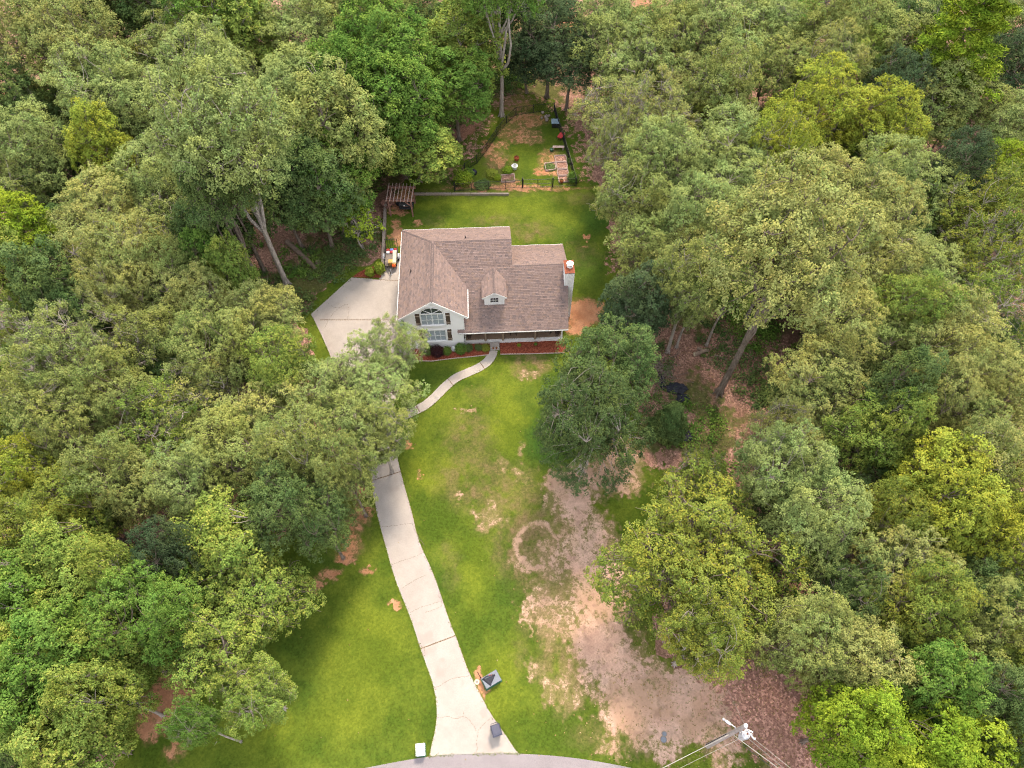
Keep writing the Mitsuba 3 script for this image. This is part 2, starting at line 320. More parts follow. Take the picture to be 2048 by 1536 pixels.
def bark(c, amt):
    c = mi.Color3f(*c)
    def fn(p, n, uv):
        return c * (1 - amt + amt * 1.1 * noise(p.x * 9, p.y * 9, p.z * 1.6) + amt * .7 * noise(p.x * 22, p.y * 22, p.z * 4) + .25 * (fbm(p.x, p.y, p.z * .5) - .5))
    return two({'type': 'bumpmap', 'arbitrary': proc(lambda p, n, uv: .06 * noise(p.x * 11, p.y * 11, p.z * 2.2), eps=.02), 'bsdf': {'type': 'diffuse', 'reflectance': proc(fn)}})
M['m_bark'] = bark((.215, .175, .150), .6)
M['m_palebark'] = bark((.40, .355, .325), .45)
M['m_pole'] = dif(weathered((.42, .375, .36), .40, 1.5, 10))
M['m_lightgrey'] = pri(weathered((.46, .47, .52), .15), .4, .5)
M['m_wire'] = dif(rgb(.36, .35, .34))
M['m_darkwire'] = dif(rgb(.05, .05, .055))
M['m_bin'] = pri(weathered((.062, .066, .105), .35, 3.0), .5, .4)
M['m_greenbox'] = pri(rgb(.035, .10, .06), .55, .4)
M['m_fadedlid'] = pri(weathered((.165, .185, .225), .25, 3.0), .6, .3)
M['m_tarp'] = pri(weathered((.020, .022, .035), .5, 4.0), .6, .3)
M['m_red'] = pri(rgb(.38, .035, .04), .5, .4)
M['m_blue'] = pri(rgb(.16, .24, .62), .5, .4)
M['m_orange'] = pri(rgb(.75, .13, .02), .5, .4)
M['m_cream'] = pri(weathered((.60, .56, .42), .12), .6, .3)
M['m_yellow'] = pri(weathered((.55, .36, .11), .15), .6, .3)
M['m_terra'] = dif(weathered((.30, .09, .042), .3))
M['m_bluelid'] = pri(rgb(.19, .28, .36), .5, .4)
M['m_log'] = dif(weathered((.25, .19, .155), .6, 3, 12))

# foliage: uv.x = tone of the leaf, uv.y = a second random number
def leaf_bsdf(dark, light, accent=None, acc=.05, hue=.16):
    def fn(p, n, uv):
        c = mix(dark, light, uv.x)
        w = fbm(p.x * .17, p.y * .17, p.z * .17, octaves=2)
        q = fbm(p.x * .55, p.y * .55, p.z * .55 + 9.0, octaves=2)
        c = c * (1 - hue + 2 * hue * w)
        c = c * mix((1.0, 1.0, 1.0), (1.10, 1.03, .86), smoothstep(.45, .75, q)) * mix((1.0, 1.0, 1.0), (.84, .94, .92), smoothstep(.48, .28, q))
        if accent is not None:
            c = mix(c, mi.Color3f(*accent), dr.select(uv.y < acc + smoothstep(.47, .68, q) * acc * 3, 1.0, 0.0) * .8)
        return c
    return dif(proc(fn))
LEAF = {
    'grey':   ((0.140, 0.177, 0.047), (0.265, 0.311, 0.104), (0.313, 0.316, 0.104), .05),
    'khaki':  ((0.167, 0.196, 0.054), (0.319, 0.346, 0.126), (0.367, 0.338, 0.112), .06),
    'bright': ((0.065, 0.130, 0.022), (0.151, 0.259, 0.054), (0.227, 0.302, 0.065), .05),
    'blue':   ((0.043, 0.071, 0.035), (0.092, 0.135, 0.065), None, 0),
    'olive':  ((.105, .145, .028), (.235, .280, .058), (.34, .31, .05), .05),
    'yellow': ((.150, .190, .024), (.320, .375, .062), (.40, .38, .05), .05),
    'fresh':  ((0.103, 0.157, 0.028), (0.232, 0.313, 0.073), (0.324, 0.335, 0.076), .07),
    'lime':   ((0.108, 0.178, 0.017), (0.243, 0.335, 0.037), (0.346, 0.410, 0.043), .04),
    'sage':   ((0.160, 0.209, 0.066), (0.297, 0.363, 0.130), (0.281, 0.338, 0.112), .05),
    'dark':   ((0.059, 0.103, 0.032), (0.135, 0.194, 0.070), (0.184, 0.227, 0.065), .03),
    'deep':   ((.046, .078, .028), (.105, .150, .056), (.15, .18, .05), .03),
    'turf':   ((0.081, 0.113, 0.014), (0.135, 0.167, 0.022), (0.184, 0.162, 0.065), .04),
    'fallen': ((0.216, 0.130, 0.065), (0.389, 0.292, 0.162), None, 0),
    'purple': ((0.024, 0.011, 0.016), (0.065, 0.030, 0.038), None, 0),
}
for k, (a, b, acc, q) in LEAF.items():
    M['m_leaf_' + k] = leaf_bsdf(a, b, acc, q)
# ------------------------------------------------------------------ the setting: ground, lawn, drive, path, road
single('ground', sheet(sbox(-1200, -300, 1200, 2000), -.012), 'm_forest', 'brown leaf litter and patchy green weeds on the forest floor', kind='structure')
LAWN_PX = [(200, 1700), (262, 1400), (300, 1260), (450, 1140), (560, 1090), (600, 1030), (650, 960), (690, 900), (670, 830), (640, 740), (598, 640), (640, 590), (690, 535), (735, 530),
           (768, 520), (774, 400), (830, 345), (900, 300), (955, 250), (985, 200), (1060, 185), (1120, 205), (1170, 280), (1195, 370), (1225, 470), (1240, 560), (1265, 640), (1262, 720), (1280, 830),
           (1265, 905), (1330, 900), (1340, 1000), (1300, 1300), (1350, 1335), (1500, 1330), (1640, 1370), (1690, 1460), (1720, 1560), (1720, 1700)]
lawn_poly = ragged(Polygon(g2(LAWN_PX)), .95, .3, 3)
road_edge = smooth_line(g2([(560, 1572), (740, 1534), (861, 1513), (955, 1508), (1039, 1507.5), (1140, 1515), (1254, 1534), (1420, 1572)]), 10)
road_poly = Polygon(list(map(tuple, road_edge)) + [(22, -30), (-25, -30)]).buffer(0)
lawn_poly = lawn_poly.difference(road_poly)
single('lawn', sheet(lawn_poly, 0), 'm_grass', 'mown green lawn with bare soil patches around the house', kind='structure')
single('road', sheet(road_poly, .012), 'm_asphalt', 'grey asphalt road edge curving past the drive', kind='structure')

DRV_L = [(733, 925), (742, 962), (752, 1020), (768, 1082), (790, 1158), (822, 1240), (838, 1289), (853, 1332), (867, 1375), (873, 1416), (871, 1453), (862, 1494), (858, 1515)]
DRV_R = [(789, 885), (802, 945), (824, 1024), (838, 1080), (868, 1150), (899, 1240), (916, 1283), (935, 1336), (955, 1377), (982, 1427), (1013, 1472), (1030, 1498), (1042, 1510)]
UP_L = [(622, 629), (640, 665), (664, 720), (690, 780), (712, 850), (733, 925)]
UP_R = [(800, 660), (812, 720), (800, 770), (786, 820), (785, 850), (789, 885)]
left = smooth_line(g2(UP_L) + g2(DRV_L[1:]), 8); right = smooth_line(g2(UP_R) + g2(DRV_R[1:]), 8)
HOUSE_O, HOUSE_A = np.array([-5.22, 42.48]), math.radians(2.7)
EX, EY = np.array([math.cos(HOUSE_A), math.sin(HOUSE_A)]), np.array([-math.sin(HOUSE_A), math.cos(HOUSE_A)])
def hw(u, v): return tuple(HOUSE_O + u * EX + v * EY)
pad = Polygon(g2([(620, 630), (703, 555), (758, 559), (765, 522), (800, 522)]) + [hw(-5.45, 9.0), hw(-5.45, .0), tuple(right[0])] + [tuple(left[0])]).buffer(0)
drive = Polygon(list(map(tuple, left)) + list(map(tuple, right[::-1]))).buffer(0).union(pad).difference(road_poly)
# the joints between the slabs, as pixel pairs
JOINTS = [((820, 760), (650, 770)), ((727, 905), (800, 880)), ((738, 963), (812, 940)), ((835, 1300), (925, 1266)), ((640, 640), (805, 640)), ((745, 558.5), (800, 562))]
jl = unary_union([LineString(g2(j)).buffer(.028, cap_style=2) for j in JOINTS])
labels['driveway'] = {'label': 'pale concrete driveway running from road to parking pad', 'kind': 'structure'}
for g in sorted(drive.difference(jl).geoms, key=lambda g: -g.centroid.y):
    if g.area > .3: part('driveway', 'slab', extrude(g.buffer(-.012), -.05, .028 + .006 * rng.random()), 'm_concrete')
part('driveway', 'joint', sheet(drive.intersection(jl.buffer(.02)), .016), 'm_joint')
CRACKS = [[(869, 1374), (880, 1372), (893, 1363), (908, 1356), (925, 1354), (940, 1352)], [(873, 1435), (900, 1434), (915, 1437), (926, 1433), (940, 1443), (950, 1455), (956, 1462)], [(926, 1433), (929, 1420)],
          [(956, 1462), (955, 1480), (952, 1508)], [(956, 1462), (966, 1450), (984, 1434)], [(836, 1283), (846, 1293), (849, 1305), (843, 1312)], [(806, 1175), (830, 1160), (850, 1152)],
          [(845, 1228), (870, 1218), (884, 1210), (876, 1190)], [(650, 655), (668, 625), (695, 610), (696, 640)], [(655, 605), (672, 616), (695, 610)], [(764, 1054), (785, 1052), (810, 1049), (828, 1047)], [(783, 1130), (810, 1120), (846, 1106)], [(818, 1226), (850, 1212), (885, 1202)], [(850, 1090), (832, 1066), (824, 1046)]]
for c in CRACKS:
    q = np.array(g2(c)); q = smooth_line(q, 6); q = q + (meshkit.noise(np.column_stack([q * 3, np.zeros(len(q))])) - .5)[:, None] * .12
    part('driveway', 'crack', extrude(LineString(q).buffer(.012, cap_style=2), .03, .0385), 'm_crack')

PATH = [(986, 701), (983, 712), (974, 724), (958, 735), (936, 745), (912, 756), (890, 774), (868, 796), (848, 812), (820, 826), (800, 835)]
pl = LineString(smooth_line(g2(PATH), 10)); path_poly = pl.buffer(.50, cap_style=2).difference(drive.buffer(.02))
pj = unary_union([LineString(g2(j)).buffer(.03, cap_style=2) for j in [((958, 722), (972, 742)), ((893, 754), (910, 776)), ((826, 802), (840, 824))]])
labels['path'] = {'label': 'curved concrete footpath from the drive to the porch steps', 'kind': 'structure'}
for g in getattr(path_poly.difference(pj), 'geoms', [path_poly]):
    if g.area > .2: part('path', 'slab', extrude(g.buffer(-.01), -.05, .034 + .006 * rng.random()), 'm_concrete')
part('path', 'joint', sheet(path_poly.intersection(pj.buffer(.02)), .02), 'm_joint')

# ------------------------------------------------------------------ foliage generators
def unit(v): return v / (np.linalg.norm(v, axis=-1, keepdims=True) + 1e-12)

def leaf_mesh(c, nrm, size, r, aspect=.55, fold=.18, tone=None):
    """Folded rhombic leaf sprays at the points c, facing nrm; returns mesh and uv (tone, random)."""
    n = len(c)
    a = unit(np.cross(nrm, unit(r.normal(size=(n, 3))))); b = np.cross(nrm, a)
    L = size * (.7 + .6 * r.random(n)); W = L * aspect * (.8 + .4 * r.random(n)); h = W * fold
    v = np.stack([c - a * L[:, None] * .5, c + b * W[:, None] * .5 - nrm * h[:, None], c + a * L[:, None] * .5, c - b * W[:, None] * .5 - nrm * h[:, None]], 1).reshape(-1, 3)
    o = np.arange(n)[:, None] * 4
    f = np.vstack([o + [0, 1, 2], o + [0, 2, 3]])
    tone = r.random(n) if tone is None else np.clip(tone, 0, 1)
    uv = np.repeat(np.column_stack([tone, r.random(n)]), 4, 0)
    return v, f, uv

def join_leaves(parts):
    v, f, uv, o = [], [], [], 0
    for a, b, c in parts:
        v.append(a); f.append(b + o); uv.append(c); o += len(a)
    return trimesh.Trimesh(np.vstack(v), np.vstack(f), process=False), np.vstack(uv)

def limb(p, q, r0, r1, r, sag=.12, n=5, sides=5):
    t = np.linspace(0, 1, n)[:, None]; L = np.linalg.norm(q - p)
    w = p + (q - p) * t + np.sin(t * np.pi) * r.normal(size=3) * L * sag * .6 + np.cumsum(r.normal(size=(n, 3)) * L * .018, 0) * (t > 0)
    w[0] = p
    return tube(w, r0 + (r1 - r0) * t[:, 0] ** .8, sides, False), w

def broad_tree(seed, R=5.5, H=16.5, base=6.0, clumps=105, rc=1.15, tufts=15, per=20, leaf=.205, missing=.0, lobes=.50, nlobe=13, twigs=70, spray=.42, trunk_r=.27, lean=0.0, tuft=.40, forks=0, twig_r=.03):
    """Trunk, limbs and a crown: lobes on a dome, clumps on the lobes, tufts on the clumps, leaf sprays on the tufts."""
    r = np.random.default_rng(seed)
    ch = H - base; zc = base + ch * .40; up = H - zc - rc * .5; dn = zc - base
    def fib(n, low):
        k = np.arange(n) + .5; cz = 1 - low * k / n; ph = k * 2.399963 + r.random() * 6
        return np.column_stack([np.sqrt(np.clip(1 - cz ** 2, 0, 1)) * np.cos(ph), np.sqrt(np.clip(1 - cz ** 2, 0, 1)) * np.sin(ph), cz])
    n = clumps
    d = unit(fib(n, 1.55) + r.normal(size=(n, 3)) * .09)
    lob = unit(fib(nlobe, 1.45) + r.normal(size=(nlobe, 3)) * .22); lsz = .88 + .26 * r.random(nlobe)
    th_ = np.arccos(np.clip(d @ lob.T, -1, 1)) * math.sqrt(nlobe) / 1.9; near = np.argmin(th_ / lsz, 1); tt = th_[np.arange(n), near]
    rad = lsz[near] * 1.02 - lobes * np.clip(tt, 0, 1.1) ** 2 * .75 + r.normal(size=n) * .045
    keep = r.random(n) > missing * (.4 + tt)
    pos = np.column_stack([d[:, 0] * (R - rc * .5), d[:, 1] * (R - rc * .5), np.where(d[:, 2] > 0, d[:, 2] * up, d[:, 2] * dn)]) * rad[:, None] + [lean * R, 0, zc]
    inner = pos[r.random(n) < .30]; inner = np.column_stack([inner[:, :2] * (.35 + .4 * r.random((len(inner), 1))), zc + (inner[:, 2] - zc) * .50])
    cl = np.vstack([pos[keep], inner]); rcs = rc * (.70 + .6 * r.random(len(cl)))
    parts = []
    for c, q in zip(cl, rcs):
        m = max(4, int(tufts * (q / rc) ** 2)); ct = .5 + .11 * r.normal()
        out = unit(c - [lean * R, 0, zc - 1.5])
        td = unit(r.normal(size=(m, 3)) + out * .75 + [0, 0, .55]); tc = c + td * (q * (.55 + .45 * r.random(m)))[:, None] * [1.1, 1.1, .8]
        k = per; dd = unit(r.normal(size=(m, k, 3)) * .85 + td[:, None] * .8 + [0, 0, .25])
        p = (tc[:, None] + dd * (tuft * (.35 + .65 * r.random((m, k, 1))) * (.8 + .5 * r.random((m, 1, 1))))).reshape(-1, 3)
        nr = unit(dd.reshape(-1, 3) * .5 + np.repeat(td, k, 0) * .25 + [0, 0, .5] + r.normal(size=(m * k, 3)) * spray)
        tone = ct + np.repeat(r.normal(size=m) * .10, k) + .13 * r.normal(size=m * k)
        parts.append(leaf_mesh(p, nr, leaf, r, tone=tone))
    crown, uv = join_leaves(parts)
    # wood: trunk with a gentle sweep, limbs, a branch into each clump, bare twigs
    th = base + ch * .42
    tr = np.array([[0, 0, -.2], [r.normal() * .15, r.normal() * .15, th * .35], [lean * R * .4 + r.normal() * .3, r.normal() * .3, th * .7], [lean * R * .7 + r.normal() * .4, r.normal() * .4, th]])
    tp = np.column_stack([np.interp(np.linspace(0, 3, 9), range(4), tr[:, i]) for i in range(3)])
    wood = [tube(tp, np.linspace(trunk_r * 1.15, trunk_r * .5, 9), 8, False)]
    nodes = []
    k_ = np.linspace(0, 6.283, 7)[:-1]
    for a_ in k_: wood.append(tube([(math.cos(a_) * trunk_r * .75, math.sin(a_) * trunk_r * .75, .9), (math.cos(a_) * trunk_r * 1.25, math.sin(a_) * trunk_r * 1.25, .25), (math.cos(a_) * trunk_r * 2.1, math.sin(a_) * trunk_r * 2.1, -.08)], [trunk_r * .2, trunk_r * .32, trunk_r * .22], 6))
    for a_ in (0.4, 2.6, 4.5)[:forks]:
        m, w = limb(tp[3], np.array([math.cos(a_) * R * .42, math.sin(a_) * R * .42, zc + up * .3]), trunk_r * .72, trunk_r * .3, r, .12, 8, 7); wood.append(m); nodes += list(w[3:])
    nl = 8
    for i in range(nl):
        t0 = tp[4 + i % 5]; an = i * 2.4 + r.random()
        e = np.array([math.cos(an) * R * .58, math.sin(an) * R * .58, zc + (.1 + .5 * r.random()) * up]) + [lean * R, 0, 0]
        m, w = limb(t0, e, trunk_r * .5, trunk_r * .2, r, .15, 6, 6); wood.append(m); nodes += list(w[2:])
    nodes = np.array(nodes)
    for c in cl:
        j = np.argmin(np.linalg.norm(nodes - c, axis=1) + (nodes[:, 2] > c[2] + .5) * 2)
        wood.append(limb(nodes[j], c, trunk_r * .2, .022, r, .2, 5, 4)[0])
    for i in range(twigs):
        c = cl[r.integers(len(cl))]; q = rc * (.95 + .6 * r.random())
        for s in range(2): wood.append(limb(c - [0, 0, .3], c + unit(r.normal(size=3) + [0, 0, .6] + unit(c - [0, 0, zc])) * q, twig_r, twig_r * .35, r, .2, 4, 3)[0])
    return crown, uv, cat(wood), zc + .12 * ch

def pine_tree_mesh(seed, R=4.0, H=19.0, base=8.0, leaf=.34):
    r = np.random.default_rng(seed); parts, wood = [], [tube([(0, 0, -.2), (.1, .1, H * .5), (0, 0, H)], [.26, .17, .04], 8, False)]
    for i in range(64):
        z = base + (H - base) * (i / 64); rr = R * (1.05 - .75 * (i / 64)) * (.6 + .5 * r.random()); an = i * 2.4
        e = np.array([math.cos(an) * rr, math.sin(an) * rr, z + .6 + .3 * r.normal()]); wood.append(limb(np.array([0, 0, z]), e, .06, .02, r, .1, 5, 4)[0])
        for t in (.55, .8, 1.0):
            c = np.array([0, 0, z]) + (e - [0, 0, z]) * t; m = 150
            dd = unit(r.normal(size=(m, 3)) + [0, 0, .4]); p = c + dd * (r.random(m) ** .5)[:, None] * [.85, .85, .5] * (1.0 - .3 * t * (i / 64))
            parts.append(leaf_mesh(p, unit(dd + r.normal(size=(m, 3)) * .7), leaf, r, .28, .1))
    c, uv = join_leaves(parts)
    return c, uv, cat(wood), base + .45 * (H - base)

def cone_tree_mesh(seed, R=1.7, H=5.2):
    r = np.random.default_rng(seed); n = 13000
    z = r.random(n) ** 1.35; an = r.random(n) * 6.283; lump = 1 + .45 * (meshkit.noise(np.column_stack([np.cos(an) * 3, np.sin(an) * 3, z * 9]), 3) - .5) * 2
    rad = R * (np.sqrt(np.clip(1 - z, 0, 1)) * .95 + .03) * lump * (.70 + .3 * r.random(n) ** .4)
    p = np.column_stack([rad * np.cos(an), rad * np.sin(an), .15 + z * H]); nr = unit(np.column_stack([np.cos(an), np.sin(an), .7 + 0 * an]) + r.normal(size=(n, 3)) * .45)
    v = leaf_mesh(p, nr, .26, r, .35)
    return trimesh.Trimesh(v[0], v[1], process=False), v[2], tube([(0, 0, -.1), (0, 0, H * .9)], [.14, .03], 7), H * .45

def bush_mesh(seed, n=2600, leaf=.11, flat=.8, lobes=.3, open_=.0, stems=14):
    """Unit bush: radius about 1 m, standing on z = 0."""
    r = np.random.default_rng(seed)
    d = unit(r.normal(size=(n, 3)) + [0, 0, .25]); lump = 1 + lobes * 2 * (meshkit.fbm(d * 2.3 + seed, 3, seed) - .5)
    q = (.45 + .55 * r.random(n) ** (.35 + open_)) * lump
    p = d * q[:, None] * [1, 1, flat] + [0, 0, flat * .75]; ok = p[:, 2] > .02; p, d = p[ok], d[ok]
    v = leaf_mesh(p, unit(d * .6 + [0, 0, .45] + r.normal(size=p.shape) * .5), leaf, r)
    st = cat([limb(np.array([0, 0, -.05]) + np.append(r.normal(size=2) * .08, 0), np.array([math.cos(k * 2.4) * .62, math.sin(k * 2.4) * .62, flat * (.6 + .6 * r.random())]), .025, .01, r, .15, 4, 4)[0] for k in range(stems)])
    return trimesh.Trimesh(v[0], v[1], process=False), v[2], st

def weeds_mesh(seed, size=5.0, n=1500):
    r = np.random.default_rng(seed); parts = []
    for i in range(26):
        c = (r.random(2) - .5) * size; m = n // 26; q = .25 + .55 * r.random()
        p = np.column_stack([c + r.normal(size=(m, 2)) * q * .55, r.random(m) ** 1.3 * q * .9 + .03]); parts.append(leaf_mesh(p, unit(r.normal(size=(m, 3)) * .45 + [0, 0, 1]), .20, r, .6))
    return join_leaves(parts)

VARIANT = {
    'oak':   broad_tree(11, clumps=112),
    'oak2':  broad_tree(23, clumps=98, rc=1.3, tufts=17, lobes=.58, nlobe=10, missing=.05),
    'oak3':  broad_tree(37, clumps=125, rc=1.0, tufts=13, lobes=.54, nlobe=17, missing=.10, twigs=130, twig_r=.04),
    'open':  broad_tree(41, clumps=105, rc=.98, tufts=12, per=19, lobes=.60, nlobe=12, missing=.36, twigs=330, spray=.5, twig_r=.045),
    'big':   broad_tree(43, R=7.8, H=17.0, base=4.5, clumps=215, rc=1.2, lobes=.52, nlobe=20, missing=.06, twigs=140, trunk_r=.38),
    'big2':  broad_tree(47, R=7.8, H=16.0, base=4.5, clumps=200, rc=1.25, lobes=.60, nlobe=16, missing=.18, twigs=260, twig_r=.045, trunk_r=.36),
    'maple': broad_tree(53, R=5.0, H=18.0, base=4.5, clumps=118, rc=1.1, tufts=14, per=15, leaf=.29, lobes=.34, nlobe=20, twigs=12, spray=.34, tuft=.45),
    'maple2': broad_tree(59, R=5.2, H=17.0, base=4.0, clumps=112, rc=1.2, tufts=15, per=15, leaf=.29, lobes=.42, nlobe=15, twigs=12, spray=.34, tuft=.48),
    'tall':  broad_tree(67, R=5.2, H=19.5, base=11.0, clumps=88, rc=1.15, lobes=.48, nlobe=10, twigs=70, trunk_r=.27, forks=3),
    'pine':  pine_tree_mesh(71),
    'cedar': cone_tree_mesh(73),
    'small': broad_tree(79, R=2.6, H=7.0, base=2.0, clumps=46, rc=.65, tufts=8, per=12, leaf=.20, lobes=.45, nlobe=9, missing=.15, twigs=60, trunk_r=.10, tuft=.28),
}
NATIVE_R = {'big': 7.8, 'big2': 7.8, 'maple': 5.0, 'maple2': 5.2, 'tall': 5.2, 'pine': 4.0, 'cedar': 1.7, 'small': 2.6}
VPLY = {k: (mikit.ply(v[0], None, uv=v[1]), mikit.ply(v[2], None, smooth=True)) for k, v in VARIANT.items()}

def group(variant, colour, wood='m_bark'):
    """The shape groups for a crown and its wood; made when first used."""
    a, b = f'crown_of_{variant}_{colour}', f'wood_of_{variant}_{wood}'
    if a not in scene: scene[a] = {'type': 'shapegroup', 'leaves': {**VPLY[variant][0], 'bsdf': {'type': 'ref', 'id': 'm_leaf_' + colour}}}
    if b not in scene: scene[b] = {'type': 'shapegroup', 'wood': {**VPLY[variant][1], 'bsdf': {'type': 'ref', 'id': wood}}}
    return a, b

def put_tree(name, x, y, s, sz, rot, variant, colour, label, wood='m_bark', grp=None, category='tree'):
    a, b = group(variant, colour, wood)
    k = thing(name, label, category, grp)
    tw = T().translate([x, y, -.02]).rotate([0, 0, 1], rot).scale([s, s, sz])
    scene[k + '__crown'] = {'type': 'instance', 'g': {'type': 'ref', 'id': a}, 'to_world': tw}
    scene[k + '__trunk'] = {'type': 'instance', 'g': {'type': 'ref', 'id': b}, 'to_world': tw}
    return k

# ------------------------------------------------------------------ loose tufts of grass on the lawn and along the concrete, fallen leaves
def on_soil(q):
    m = np.zeros(len(q))
    for cx, cy, rx, ry, st in DIRT + CLAY + LITTER: m = np.maximum(m, st * np.exp(-(((q[:, 0] - cx) / rx) ** 2 + ((q[:, 1] - cy) / ry) ** 2) ** 2 * .7))
    return m
rg = np.random.default_rng(17); pts = []
x0, y0, x1, y1 = lawn_poly.bounds; y0 = max(y0, 3.0)
cand = np.column_stack([x0 + (x1 - x0) * rg.random(60000), y0 + (y1 - y0) * rg.random(60000)])
cand = cand[on_soil(cand) + .35 * (meshkit.fbm(np.column_stack([cand * 1.2, np.zeros(len(cand))]), 3, 4) - .5) < .5 * rg.random(len(cand)) ** .35 + .12]
free = lawn_poly.difference(unary_union([drive.buffer(.05), path_poly.buffer(.05), Polygon([hw(-6, -1.6), hw(11, -1.3), hw(11, 11.5), hw(-6, 12)])]))
cand = cand[shapely.contains_xy(free, cand[:, 0], cand[:, 1])][:0]
edge = []
for poly in [drive, path_poly]:
    for ring in [g.exterior for g in getattr(poly, 'geoms', [poly])]:
        for dd in np.arange(0, ring.length, .05): c = ring.interpolate(dd); edge.append((c.x, c.y))
edge = np.array(edge); edge = edge[meshkit.noise(np.column_stack([edge * .8, np.zeros(len(edge))]), 3) > .35]; edge = edge + rg.normal(size=edge.shape) * .05
pts = np.vstack([cand, edge]); n_t = len(pts)
tv = leaf_mesh(np.column_stack([np.repeat(pts, 2, 0) + rg.normal(size=(2 * n_t, 2)) * .03, .02 + .025 * rg.random(2 * n_t)]), unit(rg.normal(size=(2 * n_t, 3)) * .4 + [0, 0, 1]), np.r_[np.full(2 * len(cand), .13), np.full(2 * len(edge), .09)], rg, .5)
single('grass_tufts', trimesh.Trimesh(tv[0], tv[1], process=False), 'm_leaf_turf', 'short tufts of grass growing along the concrete edges', kind='stuff', uv=tv[2])
lf = np.vstack([np.column_stack([x0 + (x1 - x0) * rg.random(350), y0 + (y1 - y0) * rg.random(350)]), np.column_stack([18 + 5.5 * rg.normal(size=2600), 10 + 4.5 * rg.normal(size=2600)]), np.column_stack([24 + 6 * rg.normal(size=2600), 41 + 7 * rg.normal(size=2600)])])
lf = lf[shapely.contains_xy(unary_union([drive, lawn_poly.buffer(14)]).difference(Polygon([hw(-6, -.1), hw(11, -.1), hw(11, 11.5), hw(-6, 12)])), lf[:, 0], lf[:, 1])]
lv = leaf_mesh(np.column_stack([lf, np.full(len(lf), .045)]), unit(rg.normal(size=(len(lf), 3)) * .15 + [0, 0, 1]), .11, rg, .7)
single('fallen_leaves', trimesh.Trimesh(lv[0], lv[1], process=False), 'm_leaf_fallen', 'dry tan leaves scattered on soil, grass and concrete', kind='stuff', uv=lv[2])
# ------------------------------------------------------------------ the house (local frame: u along the front, v to the back, z up)
HM = np.eye(4); HM[:2, 0], HM[:2, 1], HM[:2, 3] = EX, EY, HOUSE_O
def H_(m): m = m.copy(); m.apply_transform(HM); return m
HOUSE = thing('house', 'white two storey house with brown shingle roof, dormer and front porch', 'house')

def prism(profile, axis, a, b):
    """Profile polygon extruded along u ('u': profile in (v, z)) or along v ('v': profile in (u, z))."""
    m = trimesh.creation.extrude_polygon(Polygon(profile), b - a, engine='earcut'); v = m.vertices
    w = np.column_stack([v[:, 2] + a, v[:, 0], v[:, 1]]) if axis == 'u' else np.column_stack([v[:, 0], v[:, 2] + a, v[:, 1]])
    m = trimesh.Trimesh(w, m.faces, process=False); m.fix_normals(); return m

RZ = 7.70; RU = -2.45; RV = 7.75; KF = .6164; EZ = 5.15
zf = lambda v: RZ - KF * (RV - v)                   # the front roof plane
walls = [prism([(-5.4, -.1), (-5.4, 5.42), (RU, 7.52), (.4, 5.36), (.4, -.1)], 'v', .1, 7.6), bx(-5.4, .4, 7.6, 11.75, -.1, 5.2),
         prism([(2.1, -.1), (2.1, zf(2.1) - .16), (RV, RZ - .2), (11.75, 5.2), (11.75, -.1)], 'u', .4, 5.2),
         prism([(2.1, -.1), (2.1, zf(2.1) - .16), (5.45, 6.1), (10.8, 3.25), (10.8, -.1)], 'u', 5.2, 10.5)]
part(HOUSE, 'wall', H_(cat(walls[:2])), 'm_siding'); part(HOUSE, 'wall', H_(cat(walls[2:])), 'm_porchwall', label='tan wall at the back of the porch')
# lap siding on the front of the wing and on its left side, one board per course
sid = []
WIN = [sbox(-3.80, 3.86, -1.46, 5.80).union(shapely.affinity.scale(Point(-2.62, 5.80).buffer(1.0, 32), 1.17, .92)), sbox(-3.74, 1.24, -1.44, 3.15)]
front_poly = Polygon([(-5.4, .0), (-5.4, 5.42), (RU, 7.52), (.4, 5.36), (.4, 0)]).difference(unary_union([w.buffer(-.02) for w in WIN]))
z = .05
while z < 7.5:
    for g in getattr(front_poly.intersection(sbox(-6, z, 1, z + .178)), 'geoms', [front_poly.intersection(sbox(-6, z, 1, z + .178))]):
        if g.geom_type == 'Polygon' and g.area > .004:
            m = trimesh.creation.extrude_polygon(g, .022, engine='earcut'); w = m.vertices
            q = np.column_stack([w[:, 0], .1 - w[:, 2] * (1.25 - 1.0 * (w[:, 1] - z) / .178) - .003, w[:, 1]]); m = trimesh.Trimesh(q, m.faces, process=False); m.fix_normals(); sid.append(m)
    z += .18
z = .05
while z < 5.3:
    sid.append(bar((-5.412, .12, z + .09), (-5.412, 11.7, z + .09), .02, .172)); z += .18
part(HOUSE, 'siding', H_(cat(sid)), 'm_siding', kind='stuff', label='white lap siding boards on the front gable')
for u in (-5.40, .40): part(HOUSE, 'corner_board', H_(bx(u - .06, u + .06, .055, .13, 0, 5.3)), 'm_white')

FACES = {
    'wl': [(-6.0, -.15, EZ), (RU, -.15, RZ), (RU, RV, RZ), (-6.0, 12.15, EZ)],
    'wr': [(RU, -.15, RZ), (.85, -.15, 5.2), (.85, 3.70, 5.2), (RU, RV, RZ)],
    'bk': [(-6.0, 12.15, EZ), (RU, RV, RZ), (5.5, RV, RZ), (5.55, 12.15, EZ)],
    'fr': [(RU, RV, RZ), (.85, 3.70, zf(3.70)), (.40, 3.2, zf(3.2)), (.40, .08, zf(.08)), (-.27, .08, zf(.08)), (-.27, -.2, zf(-.2)), (10.92, -.2, zf(-.2)), (11.12, 5.45, zf(5.45)), (5.5, 5.45, zf(5.45)), (5.5, RV, RZ)],
    'sb': [(5.35, 5.45, zf(5.45)), (11.12, 5.45, zf(5.45)), (11.32, 11.2, 3.2), (5.35, 11.2, 3.2)],
}
DZ0, DU, DV = 4.24, 3.56, 2.15                      # dormer: foot height, centre, front wall
dz = 6.28; dback = RV - (RZ - dz) / KF
de = 5.52; dle = RV - (RZ - de) / KF
